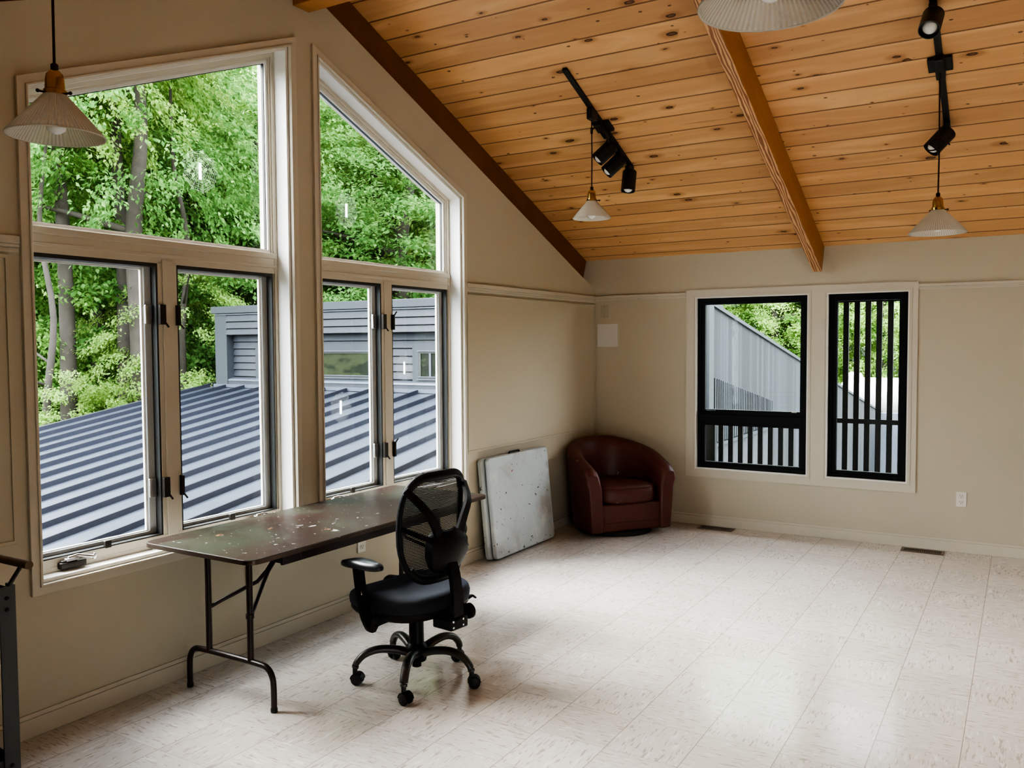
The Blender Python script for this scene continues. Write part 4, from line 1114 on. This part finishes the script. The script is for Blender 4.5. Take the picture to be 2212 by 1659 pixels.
TR = [trunk_mesh(1, 9.5, .20), trunk_mesh(2, 10.5, .27, 2), trunk_mesh(3, 8.5, .15, 5), trunk_mesh(4, 2.0, .05, 3), trunk_mesh(5, 8.0, .07, 2), trunk_mesh(6, 12.0, .135, 1)]
def tree(x, y, crown, trunk, sc, rz, label, group=None, name='forest_tree', cat='tree', dz=0, lift=0):
    t = thing(name, label, cat, (x, y, hz(x, y) + dz), rz, group)
    c = bpy.data.objects.new('crown', CR[crown]); COL.objects.link(c); c.parent = t; c.location = (0, 0, lift); c.scale = sc if isinstance(sc, tuple) else (sc,) * 3
    if trunk is not None:
        k = bpy.data.objects.new('trunk', TR[trunk]); COL.objects.link(k); k.parent = t
    return t
CAM = Vector((3.4832, -7.2859, 1.6031))
def polar(deg, d):   # bearing measured from +y towards -x
    a = math.radians(deg); return CAM.x - math.sin(a) * d, CAM.y + math.cos(a) * d
def bear(px): return 31.117 - math.degrees(math.atan((px - 1106) / 1836.7))
# trunks that read clearly through the gable windows
for px, d, tr, cr, lab in ((268, 15.8, 5, 3, 'tree with a thick straight trunk in the middle of the near tall window'),
                           (145, 15.6, 5, 1, 'tree with a forked grey trunk at left of the near tall window'),
                           (216, 18.0, 5, 0, 'slim tree just left of the thick trunk in the near tall window'),
                           (304, 14.9, 0, 2, 'tree whose broad trunk stands right above the metal roof edge'),
                           (822, 19.5, 0, 0, 'tree with a grey trunk in the upper pane of the window nearer the corner'),
                           (798, 20.5, 2, 3, 'slim tree next to the grey trunk in the window nearer the corner')):
    x, y = polar(bear(px), d); tree(x, y, cr, tr, (.95, .95, 1.0), d, lab, name='forest_tree', lift={268: 6.6, 145: 5.4, 216: 5.6, 304: 5.2, 822: 5.8, 798: 5.8}[px])
# pale young trees in front
for px, d, cr, sc, dz, lab in ((400, 15.6, 1, .62, .9, 'pale yellow-green young tree in front of the trunks in the near tall window'),
                               (110, 14.4, 1, .55, -.4, 'pale leafy sapling at the far left over the roof edge'),
                               (500, 21.5, 1, .8, .8, 'light green tree behind the clerestory corner post'),
                               (745, 20.0, 1, .72, .3, 'light green tree above the clerestory in the window nearer the corner')):
    x, y = polar(bear(px), d); tree(x, y, cr, 4, sc, px, lab, dz=dz)
r = random.Random(5)
LAB = 'dense green woodland tree on the slope beyond the metal roof'
for ring, (d0, n) in enumerate(((18.5, 9), (22.5, 10), (27.0, 12), (32.0, 13), (38.0, 14))):
    for k in range(n):
        b = 28 + (66 - 28) * (k + .5) / n + r.uniform(-1.2, 1.2); d = d0 + r.uniform(-1.3, 1.3)
        x, y = polar(b, d)
        tree(x, y, r.choice([0, 2, 3, 0, 1] if ring < 3 else [0, 2, 3, 2]), r.choice([0, 2]), r.uniform(.9, 1.15) * (1 + .08 * ring), r.uniform(0, 6.28), LAB, 'woodland beyond the metal roof')
for k in range(16):
    b = 36 + 28 * (k + .5) / 16; d = r.uniform(14.2, 17.5); x, y = polar(b, d)
    if x > -9.2: d += 3.0; x, y = polar(b, d)
    if x > -10.4 and y > -2.0: continue
    tree(x, y, r.choice([4, 5, 4]), 3, r.uniform(.8, 1.25), r.uniform(0, 6.28), 'leafy understorey bush along the foot of the wooded slope', 'bushes along the woodland edge', name='woodland_bush', cat='bush', dz=r.uniform(-.2, 1.2))
LAB2 = 'bright green tree beyond the sloping board wall outside the black windows'
for ring, (d0, n) in enumerate(((35.5, 6), (40.0, 7), (46.0, 8))):
    for k in range(n):
        b = 2 + (24 - 2) * (k + .5) / n + r.uniform(-.8, .8); d = d0 + r.uniform(-1, 1); x, y = polar(b, d)
        tree(x, y, r.choice([1, 0, 1, 3]), r.choice([0, 2]), (1.15, 1.15, 1.05) if ring == 0 else (1.45, 1.45, 1.85), r.uniform(0, 6.28), LAB2, 'trees beyond the sloping wall', dz=-1.2 if ring == 0 else -.5)

# ------------------------------------------------------------------ light
w = bpy.data.worlds.new('overcast_sky'); scn.world = w; w.use_nodes = True
nt = w.node_tree; nt.nodes.clear()
out = nt.nodes.new('ShaderNodeOutputWorld'); bg = nt.nodes.new('ShaderNodeBackground'); tc = nt.nodes.new('ShaderNodeTexCoord'); sp = nt.nodes.new('ShaderNodeSeparateXYZ'); rp = nt.nodes.new('ShaderNodeValToRGB')
nt.links.new(tc.outputs['Generated'], sp.inputs[0]); nt.links.new(sp.outputs[2], rp.inputs[0]); nt.links.new(rp.outputs[0], bg.inputs[0]); nt.links.new(bg.outputs[0], out.inputs[0])
e = rp.color_ramp.elements; e[0].position = 0; e[0].color = (.62, .68, .72, 1); e[1].position = .9; e[1].color = (.88, .95, 1.06, 1)
bg.inputs[1].default_value = 6.0
SKY = bg
def lamp(name, typ, loc, rot, energy, color=(1, 1, 1), **k):
    d = bpy.data.lights.new(name, typ); d.energy = energy; d.color = color
    portal = k.pop('portal', False)
    for a, v in k.items(): setattr(d, a, v)
    if portal: d.cycles.is_portal = True
    o = bpy.data.objects.new(name, d); COL.objects.link(o); o.location = loc; o.rotation_euler = rot; return o
lamp('sun', 'SUN', (0, 0, 20), (0, 0, 0), 8.3, (1, .97, .92), angle=math.radians(46)).rotation_euler = Vector((.70, .22, -.68)).to_track_quat('-Z', 'Y').to_euler()
# sampling portals in the window openings
lamp('portal', 'AREA', (-.3, (G1 + G2) / 2, 1.9), (0, -PI / 2, 0), 1, shape='RECTANGLE', size=2.7, size_y=1.5, portal=True)
lamp('portal', 'AREA', (-.3, (G3 + G4) / 2, 1.9), (0, -PI / 2, 0), 1, shape='RECTANGLE', size=2.7, size_y=1.5, portal=True)
lamp('portal', 'AREA', ((AX0 + AX1) / 2, .2, 1.25), (-PI / 2, 0, 0), 1, shape='RECTANGLE', size=1.0, size_y=1.55, portal=True)
lamp('portal', 'AREA', ((BX0 + BX1) / 2, .2, 1.25), (-PI / 2, 0, 0), 1, shape='RECTANGLE', size=.65, size_y=1.55, portal=True)
for a, b in [(4.6, 5.8), (6.4, 7.6)]:
    lamp('portal', 'AREA', ((a + b) / 2, YREAR - .2, .83), (PI / 2, 0, 0), 1, shape='RECTANGLE', size=1.25, size_y=1.1, portal=True)

# ------------------------------------------------------------------ camera
cd = bpy.data.cameras.new('camera'); cam = bpy.data.objects.new('camera', cd); COL.objects.link(cam)
cd.sensor_width = 36; cd.lens = 1836.734 / 2212 * 36; cd.clip_start = .05; cd.clip_end = 400
yaw, pit, rol = math.radians(-31.1169), math.radians(-2.6239), math.radians(-.3256)
fw = Vector((math.sin(yaw) * math.cos(pit), math.cos(yaw) * math.cos(pit), math.sin(pit))); rt = Vector((math.cos(yaw), -math.sin(yaw), 0)); up = rt.cross(fw)
r2 = rt * math.cos(rol) + up * math.sin(rol); u2 = -rt * math.sin(rol) + up * math.cos(rol)
Mx = Matrix((r2, u2, -fw)).transposed().to_4x4(); Mx.translation = CAM
cam.matrix_world = Mx
scn.camera = cam

cy = scn.cycles
cy.use_denoising = True
try: cy.denoiser = 'OPENIMAGEDENOISE'
except Exception: pass
cy.max_bounces = 8; cy.diffuse_bounces = 4; cy.glossy_bounces = 3; cy.transmission_bounces = 4; cy.transparent_max_bounces = 16
cy.use_adaptive_sampling = True; cy.adaptive_threshold = .12; cy.adaptive_min_samples = 20
cy.sample_clamp_indirect = 8; cy.caustics_reflective = False; cy.caustics_refractive = False
scn.view_settings.view_transform = 'AgX'
scn.view_settings.look = 'AgX - High Contrast'
scn.view_settings.exposure = 1.3
